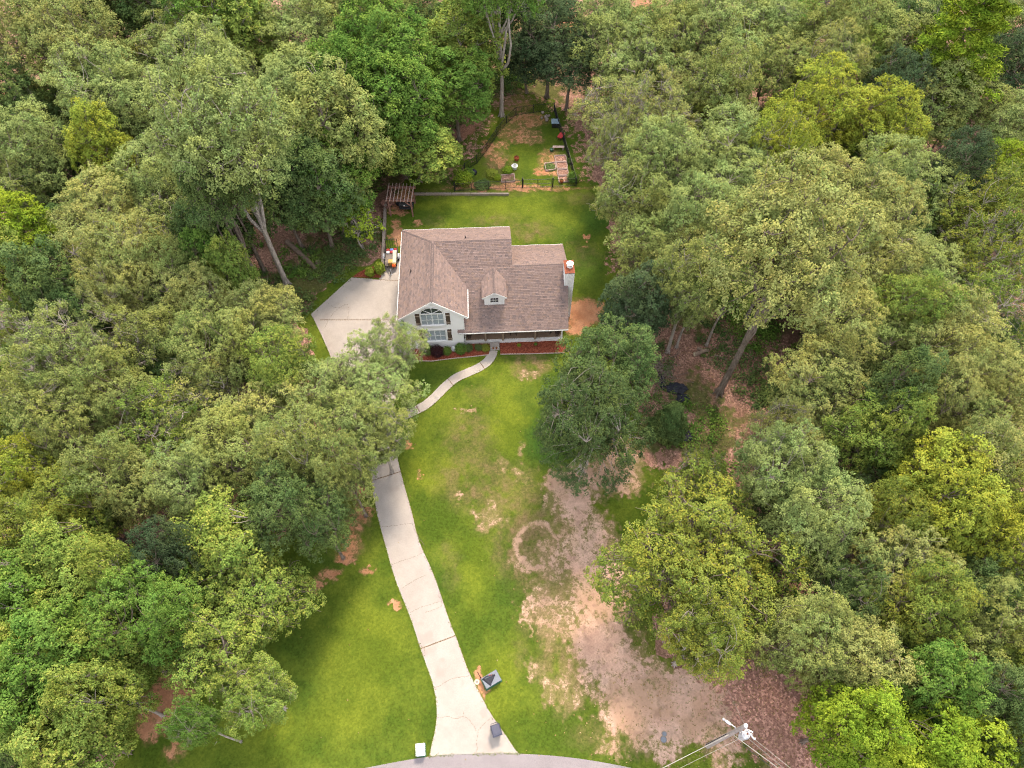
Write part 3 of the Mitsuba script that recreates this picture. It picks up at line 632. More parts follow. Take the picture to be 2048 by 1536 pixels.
FACES['dl'] = [(DU - 1.22, DV - .22, de), (DU, DV - .22, dz), (DU, dback, dz), (DU - 1.22, dle, de)]
FACES['dr'] = [(DU, DV - .22, dz), (DU + 1.22, DV - .22, de), (DU + 1.22, dle, de), (DU, dback, dz)]

def face_frame(P):
    P = np.asarray(P, float); n = np.zeros(3)
    for i in range(1, len(P) - 1): n += np.cross(P[i] - P[0], P[i + 1] - P[0])
    n = n if n[2] > 0 else -n
    n /= np.linalg.norm(n); s = np.cross([0, 0, 1], n); s /= np.linalg.norm(s); t = np.cross(n, s)
    return P[0], s, t, n

def slab_of(P, thick, lift=0.0):
    o, s, t, n = face_frame(P); P = np.asarray(P, float)
    pl2 = Polygon([((p - o) @ s, (p - o) @ t) for p in P]).buffer(0)
    m = trimesh.creation.extrude_polygon(pl2, thick, engine='earcut'); w = m.vertices
    m = trimesh.Trimesh(o + w[:, :1] * s + w[:, 1:2] * t + (w[:, 2:] - thick + lift) * n, m.faces, process=False); m.fix_normals(); return m

def shingles(P, r, course=.165, tab=.31):
    """Every shingle tab of one roof face as a wedge, thick at its lower edge; returns mesh and uv."""
    o, s, t, n = face_frame(P); P = np.asarray(P, float)
    pl2 = Polygon([((p - o) @ s, (p - o) @ t) for p in P]).buffer(0).buffer(.02, join_style=2); prep = shapely.prepared.prep(pl2)
    x0, y0, x1, y1 = pl2.bounds; V, F, U, base = [], [], [], 0
    for k, y in enumerate(np.arange(y0 - .02, y1, course)):
        tone_row = .42 + .16 * (k % 2) + .08 * r.normal()
        for x in np.arange(x0 - tab * r.random(), x1, tab):
            w = tab * (1.0 if r.random() < .75 else .985)
            q = sbox(x + .004, y, x + w - .004, y + course * 1.02)
            if not prep.intersects(q): continue
            if not prep.contains(q): q = q.intersection(pl2)
            if q.geom_type != 'Polygon' or q.area < 1e-3: continue
            c = np.array(q.exterior.coords)[:-1]
            if Polygon(c).exterior.is_ccw is False: c = c[::-1]
            hgt = .005 + (.020 + .010 * r.random()) * (1 - (c[:, 1] - y) / course)
            top = o + c[:, :1] * s + c[:, 1:] * t + hgt[:, None] * n; bot = o + c[:, :1] * s + c[:, 1:] * t + .001 * n
            m = len(c); V += [top, bot]; i = np.arange(m); j = (i + 1) % m
            F += [np.stack([i[1:-1] * 0, i[1:-1], i[2:]], 1) + base, np.vstack([np.stack([i + m, j + m, j], 1), np.stack([i + m, j, i], 1)]) + base]
            U.append(np.tile([np.clip(tone_row + .17 * r.normal(), 0, 1), r.random()], (2 * m, 1))); base += 2 * m
    return trimesh.Trimesh(np.vstack(V), np.vstack(F), process=False), np.vstack(U)

rs = np.random.default_rng(5)
roof = part(HOUSE, 'roof', H_(cat([slab_of(FACES[k], .16, -.014) for k in ('wl', 'wr', 'bk', 'fr', 'sb')])), 'm_fascia')
sm = [shingles(FACES[k], rs) for k in ('wl', 'wr', 'bk', 'fr', 'sb')]
part(roof, 'underlay', H_(cat([slab_of(FACES[k], .0105, -.002) for k in ('wl', 'wr', 'bk', 'fr', 'sb')])), 'm_roofedge')
part(roof, 'shingle', H_(cat([m for m, _ in sm])), 'm_shingle', uv=np.vstack([u for _, u in sm]), kind='stuff', label='brown asphalt shingles in courses')
def ridge(p, q, w=.17, drop=.12, step=.22):
    """Overlapping cap shingles along a ridge or hip."""
    p, q = np.array(p, float), np.array(q, float); d = q - p; L = np.linalg.norm(d); d /= L; s = np.cross(d, [0, 0, 1]); s /= np.linalg.norm(s)
    V, F, U = [], [], []
    for i in range(int(L / step)):
        a, b = p + d * (i * step - .02), p + d * ((i + 1.05) * step)
        for pt, hh in ((a, .035), (b, .018)): V += [pt - s * w + [0, 0, hh - drop], pt + [0, 0, hh], pt + s * w + [0, 0, hh - drop]]
        o = i * 6; F += [[o, o + 1, o + 4], [o, o + 4, o + 3], [o + 1, o + 2, o + 5], [o + 1, o + 5, o + 4], [o, o + 2, o + 1]]; U += [[rs.random() * .15, rs.random() * .05]] * 6
    return trimesh.Trimesh(np.array(V), np.array(F), process=False), np.array(U)
rc_ = [ridge((RU, -.15, RZ), (RU, RV, RZ)), ridge((5.5, RV, RZ), (RU, RV, RZ)), ridge((-6.0, 12.15, EZ), (RU, RV, RZ), .16, .08), ridge((11.12, 5.45, zf(5.45)), (5.5, 5.45, zf(5.45)))]
for m, u in rc_: part(roof, 'ridge_cap', H_(m), 'm_shingle', uv=u)
for (u, v) in [(.85, 8.55), (-4.75, 5.3)]:
    zz = RZ - .58 * (v - RV) if v > RV else RZ - .72 * (RU - u)
    part(roof, 'vent_pipe', H_(cat([cyl(u, v, zz - .1, zz + .32, .055, n=10), cyl(u, v, zz - .08, zz + .07, .14, .07, 10)])), 'm_black')
# gutters and downspouts
def gutter(p, q, w=.09, h=.10):
    p, q = np.array(p, float), np.array(q, float)
    return bar(p, q, w, h)
for a, b in [((-6.07, -.15, EZ - .10), (-6.07, 12.15, EZ - .10)), ((.92, -.15, EZ - .05), (.92, 3.5, EZ - .05)), ((-6.0, 12.22, EZ - .08), (5.55, 12.22, EZ - .08)), ((-.27, -.27, zf(-.2) - .09), (10.92, -.27, zf(-.2) - .09)), ((5.6, 11.27, 3.12), (11.32, 11.27, 3.12))]:
    part(roof, 'gutter', H_(gutter(a, b)), 'm_gutter')
part(HOUSE, 'downspout', H_(tube([(.30, -.25, zf(-.2) - .12), (.34, .0, 2.35), (.36, .02, 2.2), (.36, .02, .05)], .042, 8)), 'm_black', label='black downspout at the corner of the porch')
part(HOUSE, 'downspout', H_(tube([(-6.0, .0, EZ - .15), (-5.52, .06, EZ - .45), (-5.47, .06, .05)], .045, 8)), 'm_darkmetal')
# rake boards on the gable and dormer
def rake(p, q, w=.05, h=.24): return bar(np.array(p) + [0, 0, -.11], np.array(q) + [0, 0, -.11], w, h)
part(HOUSE, 'rake_board', H_(cat([rake((-6.0, -.182, EZ), (RU, -.182, RZ - .01)), rake((RU + .02, -.1815, RZ - .01), (.87, -.1815, 5.18))])), 'm_white')

def window_at(u0, u1, z0, z1, arch, lab):
    w = part(HOUSE, 'window', H_(cat([bx(u0 - .09, u1 + .09, .00, .16, z1, z1 + .09)] + [bx(a, b, .0, .16, z0, z1) for a, b in ((u0 - .09, u0), (u1, u1 + .09))])), 'm_white', label=lab)
    c = (u0 + u1) / 2; n = 4; uw = (u1 - u0) / n
    for i in range(n):
        part(w, 'pane', H_(bx(u0 + i * uw + .02, u0 + (i + 1) * uw - .02, .075, .085, z0 + .02, z1 - .02)), 'm_blind')
    mul = [bx(u0 + i * uw - (.045 if i == 2 else .035), u0 + i * uw + (.045 if i == 2 else .035), .02, .12, z0, z1) for i in range(1, n)]
    mul += [bx(u0 + i * uw + .04, u0 + (i + 1) * uw - .04, .05, .1, (z0 + z1) / 2 - .1, (z0 + z1) / 2 - .05) for i in range(n)]
    part(w, 'muntin', H_(cat(mul)), 'm_white')
    part(w, 'sill', H_(bx(u0 - .14, u1 + .14, -.10, .12, z0 - .15, z0 - .002)), 'm_white')
    if arch:
        R0 = (u1 - u0) / 2; A = np.linspace(0, np.pi, 33); b = z1 + .09; ry = .80
        half = Polygon([(c + R0 * math.cos(a), b + R0 * ry * math.sin(a)) for a in A])
        m = prism(list(half.exterior.coords)[:-1], 'v', .07, .08); part(w, 'arched_pane', H_(m), 'm_glass')
        ring = tube([(c + R0 * math.cos(a), .05, b + R0 * ry * math.sin(a)) for a in A], .055, 6)
        sp = [bar((c, .05, b), (c + R0 * math.cos(a), .05, b + R0 * ry * math.sin(a)), .05, .05, (0, 1, 0)) for a in np.radians([38, 90, 142])]
        part(w, 'arch_frame', H_(cat([ring] + sp)), 'm_white')
window_at(-3.72, -1.52, 3.98, 5.62, True, 'upstairs window with an arched fanlight')
window_at(-3.66, -1.52, 1.36, 3.05, False, 'ground floor window with white frame')
for u0, z0, z1 in [(-4.27, 3.95, 5.70), (-1.30, 3.95, 5.70), (-4.22, 1.33, 3.12), (-1.32, 1.33, 3.12)]:
    s = part(HOUSE, 'shutter', H_(cat([bx(u0 + i * .142, u0 + i * .142 + .136, .025, .075, z0, z1) for i in range(3)])), 'm_shutter')
    for zz in (z0 + .22, z1 - .38): part(s, 'crossbar', H_(bx(u0 - .01, u0 + .43, .0, .024, zz, zz + .12)), 'm_shutterrail')
# dormer
dm = part(HOUSE, 'dormer', H_(prism([(DU - 1.02, DZ0 - .25), (DU - 1.02, de + .08), (DU, dz - .10), (DU + 1.02, de + .08), (DU + 1.02, DZ0 - .25)], 'v', DV, 4.9)), 'm_siding', label='small gabled dormer on the front roof slope')
part(dm, 'roof_deck', H_(cat([slab_of(FACES['dl'], .12, -.014), slab_of(FACES['dr'], .12, -.014)])), 'm_fascia')
part(dm, 'underlay', H_(cat([slab_of(FACES['dl'], .0105, -.002), slab_of(FACES['dr'], .0105, -.002)])), 'm_roofedge')
sm = [shingles(FACES[k], rs) for k in ('dl', 'dr')] + [ridge((DU, DV - .22, dz), (DU, dback, dz))]
part(dm, 'shingle', H_(cat([m for m, _ in sm])), 'm_shingle', uv=np.vstack([u for _, u in sm]), kind='stuff')
part(dm, 'rake_board', H_(cat([rake((DU - 1.22, DV - .25, de), (DU, DV - .25, dz), .04, .18), rake((DU + .01, DV - .2495, dz), (DU + 1.22, DV - .2495, de), .04, .18)])), 'm_white')
part(dm, 'siding', H_(cat([bar((DU - 1.0, DV - .008, zz), (DU + 1.0, DV - .008, zz), .02, .165) for zz in np.arange(DZ0 + .02, 5.5, .175)])), 'm_siding', kind='stuff')
part(dm, 'window_frame', H_(cat([bx(DU - .46, DU + .46, DV - .05, DV - .02, 5.28, 5.36), bx(DU - .46, DU + .46, DV - .07, DV - .02, 4.54, 4.63), bx(DU - .46, DU - .38, DV - .05, DV - .02, 4.63, 5.28), bx(DU + .38, DU + .46, DV - .05, DV - .02, 4.63, 5.28)]
     + [bx(DU - .15 + i * .27, DU - .12 + i * .27, DV - .046, DV - .02, 4.63, 5.28) for i in range(2)] + [bx(DU - .38, DU + .38, DV - .0455, DV - .02, 4.94, 4.97)])), 'm_white')
part(dm, 'pane', H_(bx(DU - .38, DU + .38, DV - .034, DV - .026, 4.63, 5.28)), 'm_glass')
part(dm, 'flashing', H_(bx(DU - 1.06, DU + 1.06, DV - .10, DV + .02, DZ0 - .22, DZ0 - .03)), 'm_lightgrey')
# chimney
ch = part(HOUSE, 'chimney', H_(bx(10.68, 11.62, 3.55, 5.25, -.1, 6.9)), 'm_siding', label='white chimney chase with a brick top')
part(ch, 'siding', H_(cat([bar((10.67, 3.542, zz), (11.63, 3.542, zz), .02, .165) for zz in np.arange(.1, 6.85, .175)] + [bar((11.628, 3.56, zz), (11.628, 5.24, zz), .02, .165) for zz in np.arange(.1, 6.85, .175)])), 'm_siding', kind='stuff')
cap = []
for i in range(4):
    for k in range(8):
        x0 = 10.64 + i * .255; y0 = 3.51 + k * .2225
        cap.append(bx(x0 + .006, x0 + .249, y0 + .006, y0 + .2165, 6.90, 6.975 + .008 * rs.random()))
part(ch, 'brick', H_(cat(cap)), 'm_brickcap', kind='stuff', label='red brick cap courses')
fl = lathe([(.0, 7.40), (.36, 7.40), (.37, 7.36), (.20, 7.30), (.22, 7.22), (.22, 7.0), (.30, 6.98)], 20); fl.apply_translation((11.22, 4.45, 0)); part(ch, 'flue_cap', H_(fl), 'm_white', smooth=40)
# porch
part(HOUSE, 'porch_floor', H_(cat([bx(.46, 10.42, .62 + i * .148, .62 + (i + 1) * .148 - .006, .38, .448) for i in range(10)])), 'm_porchfloor', label='tan porch floor boards')
part(HOUSE, 'porch_edge', H_(cat([bx(.42, 10.5, .36, .615, .36, .462), bx(.46, 10.46, .42, .60, -.05, .359)])), 'm_white')
for u in (.18, 2.5, 4.32, 7.66, 10.42):
    white = u in (.18, 10.42)
    part(HOUSE, 'porch_post', H_(cat([bx(u - .075, u + .075, .42, .57, .463, zf(.5) - .2), bx(u - .11, u + .11, .385, .605, .463, .62)])), 'm_white' if white else 'm_postwood')
part(HOUSE, 'porch_beam', H_(bx(.42, 10.5, .43, .56, zf(.5) - .42, zf(.5) - .21)), 'm_white')
for i, (v0, v1, zz) in enumerate([(-.12, .36, .30), (-.52, -.12, .15)]):
    part(HOUSE, 'porch_step', H_(bx(2.92, 3.90, v0, v1, -.05, zz)), 'm_concrete')
# side awning with ribs
aw = part(HOUSE, 'awning', H_(slab_of([(-6.40, .95, 2.55), (-5.45, .95, 3.05), (-5.45, 2.25, 3.05), (-6.40, 2.25, 2.55)], .03)), 'm_galv', label='ribbed metal awning over the side door')
part(aw, 'rib', H_(cat([bar((-6.40, v, 2.57), (-5.45, v, 3.07), .05, .04) for v in np.arange(1.0, 2.25, .2)])), 'm_galv')
part(aw, 'bracket', H_(cat([bar((-5.44, v, 2.3), (-6.3, v, 2.54), .03) for v in (1.0, 2.2)])), 'm_darkmetal')
part(HOUSE, 'side_door', H_(bx(-5.46, -5.425, 1.15, 2.1, .05, 2.1)), 'm_white')

# ------------------------------------------------------------------ on and in front of the porch
def rocking_chair(u, v, rot, lab):
    k = thing('rocking_chair', lab, 'chair', 'black chairs on the porch')
    R = HM @ trimesh.transformations.translation_matrix((u, v, .45)) @ trimesh.transformations.rotation_matrix(rot, (0, 0, 1))
    def pp(n, m): m = m.copy(); m.apply_transform(R); part(k, n, m, 'm_black')
    pp('seat', cat([bx(-.27 + i * .11, -.17 + i * .11, -.25, .25, .42, .45) for i in range(5)]))
    pp('backrest', cat([bar((-.24 + i * .12, .25, .45), (-.24 + i * .12, .42, 1.1), .07, .02, (0, 1, 0)) for i in range(5)] + [bar((-.28, .40, 1.08), (.28, .40, 1.08), .08, .04)]))
    for s in (-.28, .28):
        pp('rocker', tube([(s, -.45, .09), (s, -.2, .03), (s, .1, .02), (s, .5, .12)], .025, 6)); pp('armrest', bx(s - .05, s + .05, -.3, .3, .63, .66))
        pp('leg', cat([bar((s, -.22, .05), (s, -.22, .63), .045), bar((s, .22, .05), (s, .24, .63), .045)]))
rocking_chair(5.4, 1.35, .1, 'black rocking chair near the middle of the porch, half under the eave')
rocking_chair(9.2, 1.45, -.5, 'black rocking chair near the chimney end of the porch')
rocking_chair(2.0, 1.75, .2, 'black chair near the wing end of the porch')
for u, v, lab in [(.80, .92, 'dark round planter on the porch beside the black downspout'), (10.02, .86, 'dark round planter on the porch at the end far from the wing')]:
    k = thing('planter', lab, 'planter', 'dark planters on the porch')
    m = lathe([(.0, .03), (.17, .03), (.24, .42), (.27, .44), (.25, .47), (.21, .44), (.20, .38), (0, .38)], 18); m.apply_translation((u, v, .45)); part(k, 'pot', H_(m), 'm_shutter', smooth=40)
    b = bush_mesh(3 + int(u), 220, .14); c = b[0].copy(); c.apply_scale(.24); c.apply_translation((u, v, .80)); part(k, 'plant', H_(c), 'm_leaf_purple', uv=b[1])
for u, lab in [(3.25, 'small terracotta pot on the lower porch step, nearer the wing'), (3.58, 'small terracotta pot on the lower porch step, nearer the chimney')]:
    k = thing('flower_pot', lab, 'pot'); m = lathe([(0, .01), (.07, .01), (.10, .17), (.08, .17), (.07, .13), (0, .13)], 12); m.apply_translation((u, -.40, .15)); part(k, 'pot', H_(m), 'm_terra', smooth=40)
    b = bush_mesh(int(u * 9), 120, .2); c = b[0].copy(); c.apply_scale(.10); c.apply_translation((u, -.40, .28)); part(k, 'plant', H_(c), 'm_leaf_dark', uv=b[1])

# mulch beds with timber edging
bedL = Polygon([hw(-5.3, -1.35), hw(-3.2, -1.55), hw(-1.0, -1.32), hw(1.3, -1.15), hw(2.75, -1.02), hw(2.86, -.55), hw(2.90, .42), hw(.5, .42), hw(.5, .06), hw(-5.3, .06)])
bedR = Polygon([hw(3.96, -.52), hw(3.98, -1.02), hw(10.6, -1.15), hw(10.9, -.9), hw(10.8, .42), hw(3.92, .42)])
single('mulch_bed', sheet(bedL, .045), 'm_mulch', 'red mulch bed with shrubs in front of the white wing', kind='structure')
single('mulch_bed', sheet(bedR, .045), 'm_mulch', 'red mulch bed in front of the porch', kind='structure')
def edging(pts, label):
    q = np.array(pts); k = thing('bed_edging', label, 'edging')
    for a, b in zip(q[:-1], q[1:]): part(k, 'timber', bar((*a, .03), (*b, .03), .07, .10), 'm_palewood')
edging([hw(-5.3, -1.39), hw(-3.2, -1.59), hw(-1.0, -1.36), hw(1.3, -1.19), hw(2.75, -1.06)], 'thin pale edging along the shrub bed under the white gable')
edging([hw(3.98, -1.06), hw(7.2, -1.13), hw(10.6, -1.19)], 'thin pale edging along the bare mulch bed in front of the porch')

BUSH = {k: bush_mesh(s, **kw) for k, s, kw in [('round', 5, dict(n=2600, leaf=.12)), ('loose', 8, dict(n=1500, leaf=.16, lobes=.5, open_=.4)), ('low', 9, dict(n=1800, leaf=.16, flat=.55, lobes=.45)), ('grassy', 12, dict(n=900, leaf=.30, flat=.9, lobes=.4))]}
BPLY = {k: (mikit.ply(v[0], None, uv=v[1]), mikit.ply(v[2], None)) for k, v in BUSH.items()}
def put_bush(name, kind, colour, x, y, r, sz, label, z=0.0, category='shrub', grp=None):
    a, b = f'foliage_of_{kind}_{colour}', f'stems_of_{kind}'
    if a not in scene: scene[a] = {'type': 'shapegroup', 'leaves': {**BPLY[kind][0], 'bsdf': {'type': 'ref', 'id': 'm_leaf_' + colour}}}
    if b not in scene: scene[b] = {'type': 'shapegroup', 'wood': {**BPLY[kind][1], 'bsdf': {'type': 'ref', 'id': 'm_bark'}}}
    k = thing(name, label, category, grp); tw = T().translate([float(x), float(y), z]).rotate([0, 0, 1], float(rng.random() * 360)).scale([r, r, r * sz])
    scene[k + '__foliage'] = {'type': 'instance', 'g': {'type': 'ref', 'id': a}, 'to_world': tw}
    scene[k + '__stem'] = {'type': 'instance', 'g': {'type': 'ref', 'id': b}, 'to_world': tw}
for u, v, r, kind, col, lab in [
        (-3.55, -.45, .62, 'round', 'dark', 'dark green shrub under the gable window, at the oak end of the bed'), (-2.55, -.70, .72, 'round', 'purple', 'dark purple shrub in the mulch bed under the gable window'),
        (-1.55, -.60, .50, 'round', 'bright', 'green shrub just beside the purple shrub'), (-.12, -.45, .66, 'round', 'bright', 'largest green shrub at the corner of the white wing'),
        (.72, -.30, .46, 'round', 'dark', 'round green shrub beside the foot of the black downspout'), (1.72, -.25, .42, 'round', 'dark', 'small round green shrub in front of the porch, near the steps'),
        (2.45, -.38, .50, 'loose', 'olive', 'loose yellow green shrub next to the porch steps'), (5.95, -.05, .20, 'round', 'lime', 'tiny lime plant in the bare mulch bed, nearer the steps'), (7.7, .0, .18, 'round', 'bright', 'tiny green plant in the bare mulch bed, farther from the steps')]:
    p = hw(u, v); put_bush('shrub', kind, col, p[0], p[1], r, 1.1, lab, .03)
k = thing('garden_ornament', 'grey rock ornament standing between two shrubs by the white wall', 'ornament'); m = trimesh.creation.icosphere(2, .26); m.vertices *= 1 + .35 * (meshkit.fbm(m.vertices * 4, 3, 2) - .5)[:, None] * 2; m.apply_scale((1, .8, 1.7)); m.apply_translation((-.85, -.4, .38)); part(k, 'rock', H_(m), 'm_lightgrey')

# bed with two grassy shrubs beside the trailer
bed3 = Polygon(g2([(701, 556), (715, 545), (740, 533), (764, 530), (764, 557), (730, 557)]))
single('mulch_bed', sheet(bed3.buffer(-.1), .045), 'm_mulch', 'triangular red mulch bed beside the parking pad', kind='structure')
for px, py, r, lab in [(741, 550, .52, 'pale yellow green shrub in the triangular bed, away from trailer'), (761, 544, .62, 'tall pale yellow green shrub right beside the trailer')]:
    p = ground_at(px, py); put_bush('shrub', 'grassy', 'yellow', p[0], p[1], r, 1.4, lab, .03)
# ------------------------------------------------------------------ the garden fence and gate
def P3(px, py, z=0.0): return ground_at(px, py, z)
fence_pts = [P3(*q)[:2] for q in [(1045, 376), (909, 383), (930, 343), (954, 327), (974, 302), (994, 272), (1013, 248), (1032, 231), (1067, 226), (1108, 223), (1116, 254), (1126, 282), (1136, 317), (1144, 345), (1152, 373), (1105, 374)]]
FEN = thing('garden_fence', 'black metal fence round the back garden', 'fence')
FH = 1.25
pick = []
for a, b in zip(fence_pts[:-1], fence_pts[1:]):
    L = np.linalg.norm(b - a); n = max(1, round(L / 2.4)); d = (b - a) / L
    for i in range(n):
        p, q = a + d * L * i / n, a + d * L * (i + 1) / n
        part(FEN, 'post', bx(p[0] - .04, p[0] + .04, p[1] - .04, p[1] + .04, -.05, FH + .08), 'm_darkmetal')
        for z in (.12, FH - .03): part(FEN, 'rail', bar((*(p + d * .04), z), (*(q - d * .04), z), .03, .04), 'm_darkmetal')
        m = int(L / n / .115)
        for j in range(1, m):
            s = p + (q - p) * j / m; pick.append(bx(s[0] - .010, s[0] + .010, s[1] - .010, s[1] + .010, .14, FH - .05))
for p in (fence_pts[-1],): part(FEN, 'post', bx(p[0] - .07, p[0] + .07, p[1] - .07, p[1] + .07, -.05, FH + .2), 'm_darkmetal')
part(FEN, 'picket', cat(pick), 'm_darkmetal', kind='stuff')
p = fence_pts[0]; part(FEN, 'gate_post', bx(p[0] - .08, p[0] + .08, p[1] + .05, p[1] + .21, -.05, FH + .2), 'm_darkmetal')
GATE = thing('garden_gate', 'black double gate in the garden fence, facing the house', 'gate')
a, b = fence_pts[0], fence_pts[-1]
for s, e in ((.035, .485), (.515, .965)):
    p, q = a + (b - a) * s, a + (b - a) * e
    part(GATE, 'leaf_frame', cat([bar((*p, z), (*q, z), .04) for z in (.1, .62, FH)] + [bar((*w, .08), (*w, FH + .02), .045) for w in (p, q)]), 'm_darkmetal')
    part(GATE, 'picket', cat([bar((*(p + (q - p) * t), .1), (*(p + (q - p) * t), FH), .012) for t in np.linspace(.1, .9, 9)]), 'm_darkmetal', kind='stuff')

# ------------------------------------------------------------------ in the garden
def raised_bed(pts, label):
    k = thing('raised_bed', label, 'garden bed'); q = [P3(*p)[:2] for p in pts]; q.append(q[0])
    for a, b in zip(q[:-1], q[1:]): part(k, 'board', bar((*a, .10), (*b, .10), .07, .20), 'm_palewood')
    part(k, 'soil', sheet(Polygon(q[:-1]), .09), 'm_forest')
raised_bed([(1109, 313), (1131, 312), (1134, 324), (1111, 325)], 'wooden raised bed beside the fence, farthest from the gate in its row')
raised_bed([(1112, 326.5), (1133, 325), (1135, 338), (1114, 339)], 'wooden raised bed with a pale flower, second along the row by the fence')
raised_bed([(1114, 341), (1135, 340), (1137, 351), (1116, 352.5)], 'empty wooden raised bed, third along the row by the fence')
raised_bed([(1116, 354.5), (1137, 353), (1139, 364), (1118, 366)], 'wooden raised bed with terracotta pot, nearest the gate in its row')
raised_bed([(1089, 328), (1110, 326), (1111, 340), (1092, 343)], 'wooden raised bed full of dark seedlings, inside of the row of beds')
raised_bed([(1002, 352), (1028, 349), (1030, 364), (1003, 366)], 'raised bed at the front fence, near the gate post')
def pot(name, px, py, r, h, mat, label, plant=None, z=0.0):
    k = thing(name, label, 'pot'); c = P3(px, py)
    m = lathe([(0, .02), (r * .72, .0), (r, h), (r * .9, h), (r * .8, h * .8), (0, h * .8)], 16); m.apply_translation((c[0], c[1], z)); part(k, 'pot', m, mat, smooth=40)
    if plant:
        b = bush_mesh(int(px), 200, .22); q = b[0].copy(); q.apply_scale(plant[1]); q.apply_translation((c[0], c[1], z + h * .75)); part(k, 'plant', q, 'm_leaf_' + plant[0], uv=b[1])
pot('flower_pot', 1029.5, 337, .42, .45, 'm_white', 'white pot with dark soil in the middle of the garden', ('dark', .22))
pot('flower_pot', 1033, 320, .34, .40, 'm_terra', 'red brown pot behind the white pot in the garden', ('purple', .30))
pot('flower_pot', 1123, 366, .24, .3, 'm_terra', 'orange terracotta pot in the raised bed by the gate', ('dark', .2), .1)
pot('flower_pot', 1103, 302, .26, .32, 'm_greenbox', 'small green pot at the end of the plank bench')
k = thing('garden_bench', 'low plank bench in the garden corner beside the fence', 'bench'); a, b = P3(1105, 299)[:2], P3(1128, 299)[:2]
part(k, 'seat', bar((*a, .42), (*b, .42), .4, .06), 'm_palewood')
for t in (.1, .9): c = a + (b - a) * t; part(k, 'leg', bx(c[0] - .05, c[0] + .05, c[1] - .15, c[1] + .15, 0, .39), 'm_palewood')
k = thing('beehive', 'dark box hive with pale blue lid against the fence', 'hive'); c = P3(1110, 253)
part(k, 'box', cat([bx(c[0] - .42, c[0] + .42, c[1] - .4, c[1] + .4, .15 + i * .3, .15 + i * .3 + .29) for i in range(2)]), 'm_darkmetal')
part(k, 'lid', cat([bx(c[0] - .52, c[0] + .52, c[1] - .5, c[1] + .5, .745, .84)]), 'm_bluelid')
for sx in (-.36, .36): part(k, 'leg', bx(c[0] + sx - .04, c[0] + sx + .04, c[1] - .35, c[1] + .35, 0, .15), 'm_darkmetal')
k = thing('wheelbarrow', 'red wheelbarrow leaning by the garden fence', 'wheelbarrow'); c = P3(1121, 279)
def lp(m): m = m.copy(); m.apply_transform(trimesh.transformations.translation_matrix((c[0], c[1], 0)) @ trimesh.transformations.rotation_matrix(1.1, (0, 0, 1))); return m
tray = trimesh.convex.convex_hull(np.array([(-.5, -.32, .65), (.6, -.35, .62), (.6, .35, .62), (-.5, .32, .65), (-.3, -.2, .35), (.25, -.2, .32), (.25, .2, .32), (-.3, .2, .35)])); part(k, 'tray', lp(tray), 'm_red')
part(k, 'wheel', lp(tube([(.72, -.05, .2), (.72, .05, .2)], .2, 16)), 'm_tyre')
for s in (-1, 1): part(k, 'handle', lp(tube([(.72, s * .08, .2), (-.1, s * .22, .40), (-1.0, s * .30, .62)], .022, 6)), 'm_black'); part(k, 'leg', lp(bar((-.3, s * .22, .38), (-.35, s * .22, 0), .03)), 'm_black')
k = thing('stone_pile', 'small heap of stones in the far corner of the garden', 'stones'); c = P3(1094, 236)
for i in range(9):
    m = trimesh.creation.icosphere(1, .12 + .10 * rng.random()); m.vertices *= 1 + .3 * (rng.random((len(m.vertices), 1)) - .5); m.apply_translation((c[0] + rng.normal() * .5, c[1] + rng.normal() * .4, .15)); part(k, 'stone', m, 'm_timber')
for px, py, r, sz, kind, col, lab in [(927, 366, 1.25, 1.0, 'loose', 'lime', 'feathery bright green plant at the front corner of the garden fence'), (938, 352, .8, .9, 'loose', 'bright', 'green plant behind the feathery plant inside the fence corner'), (985, 352, .75, .9, 'round', 'yellow', 'yellow flowering shrub inside the front fence'), (995, 358, .55, .8, 'loose', 'lime', 'small lime plant next to the yellow shrub'),
                      (965, 372, 1.0, .5, 'low', 'dark', 'low dark green plants along the front fence'), (1146, 362, .85, 1.1, 'loose', 'bright', 'green climber at the garden corner post next to the beds'), (1016, 345, .6, .9, 'grassy', 'lime', 'tall grassy plant at the raised bed by the front fence'), (1100, 335, .75, .35, 'low', 'dark', 'dark seedlings growing in the inner raised bed'), (1140, 325, .5, .9, 'loose', 'dark', 'small dark shrub between the beds and the fence')]:
    p = P3(px, py); put_bush('plant', kind, col, p[0], p[1], r, sz, lab, 0, 'plant')
k = thing('sack', 'dark plastic sack with white top beside the feathery plant', 'sack'); c = P3(946, 348); m = trimesh.creation.icosphere(3, .5); m.vertices *= (1 + .4 * (meshkit.fbm(m.vertices * 3, 3, 1) - .5))[:, None]; m.apply_scale((1.1, .8, .7)); m.apply_translation((c[0], c[1], .28)); part(k, 'bag', m, 'm_tarp', smooth=True)
m = trimesh.creation.icosphere(2, .22); m.apply_translation((c[0] - .6, c[1] + .05, .3)); part(k, 'white_bundle', m, 'm_white', smooth=True)

# timbers, retaining wall
k = thing('landscape_timber', 'long grey timber edging across the back lawn', 'timber'); a, b = P3(826, 389.5)[:2], P3(1018, 390)[:2]
for i in range(5): part(k, 'beam', bar((*(a + (b - a) * (i / 5 + .002)), .13), (*(a + (b - a) * ((i + 1) / 5 - .002)), .13), .22, .28), 'm_timber')
k = thing('retaining_wall', 'low weathered wall along the back lawn beside the woods', 'wall'); a, b = P3(766, 535)[:2], P3(772, 405)[:2]
for i in range(16):
    for j in range(3):
        p, q = a + (b - a) * (i + .5 * (j % 2)) / 16.5, a + (b - a) * (i + 1 + .5 * (j % 2)) / 16.5; d = (q - p) / np.linalg.norm(q - p) * .006
        part(k, 'block', bar((*(p + d), -.05 + j * .2 + .1), (*(q - d), -.05 + j * .2 + .1), .30 + .01 * rng.random(), .192), 'm_timber')

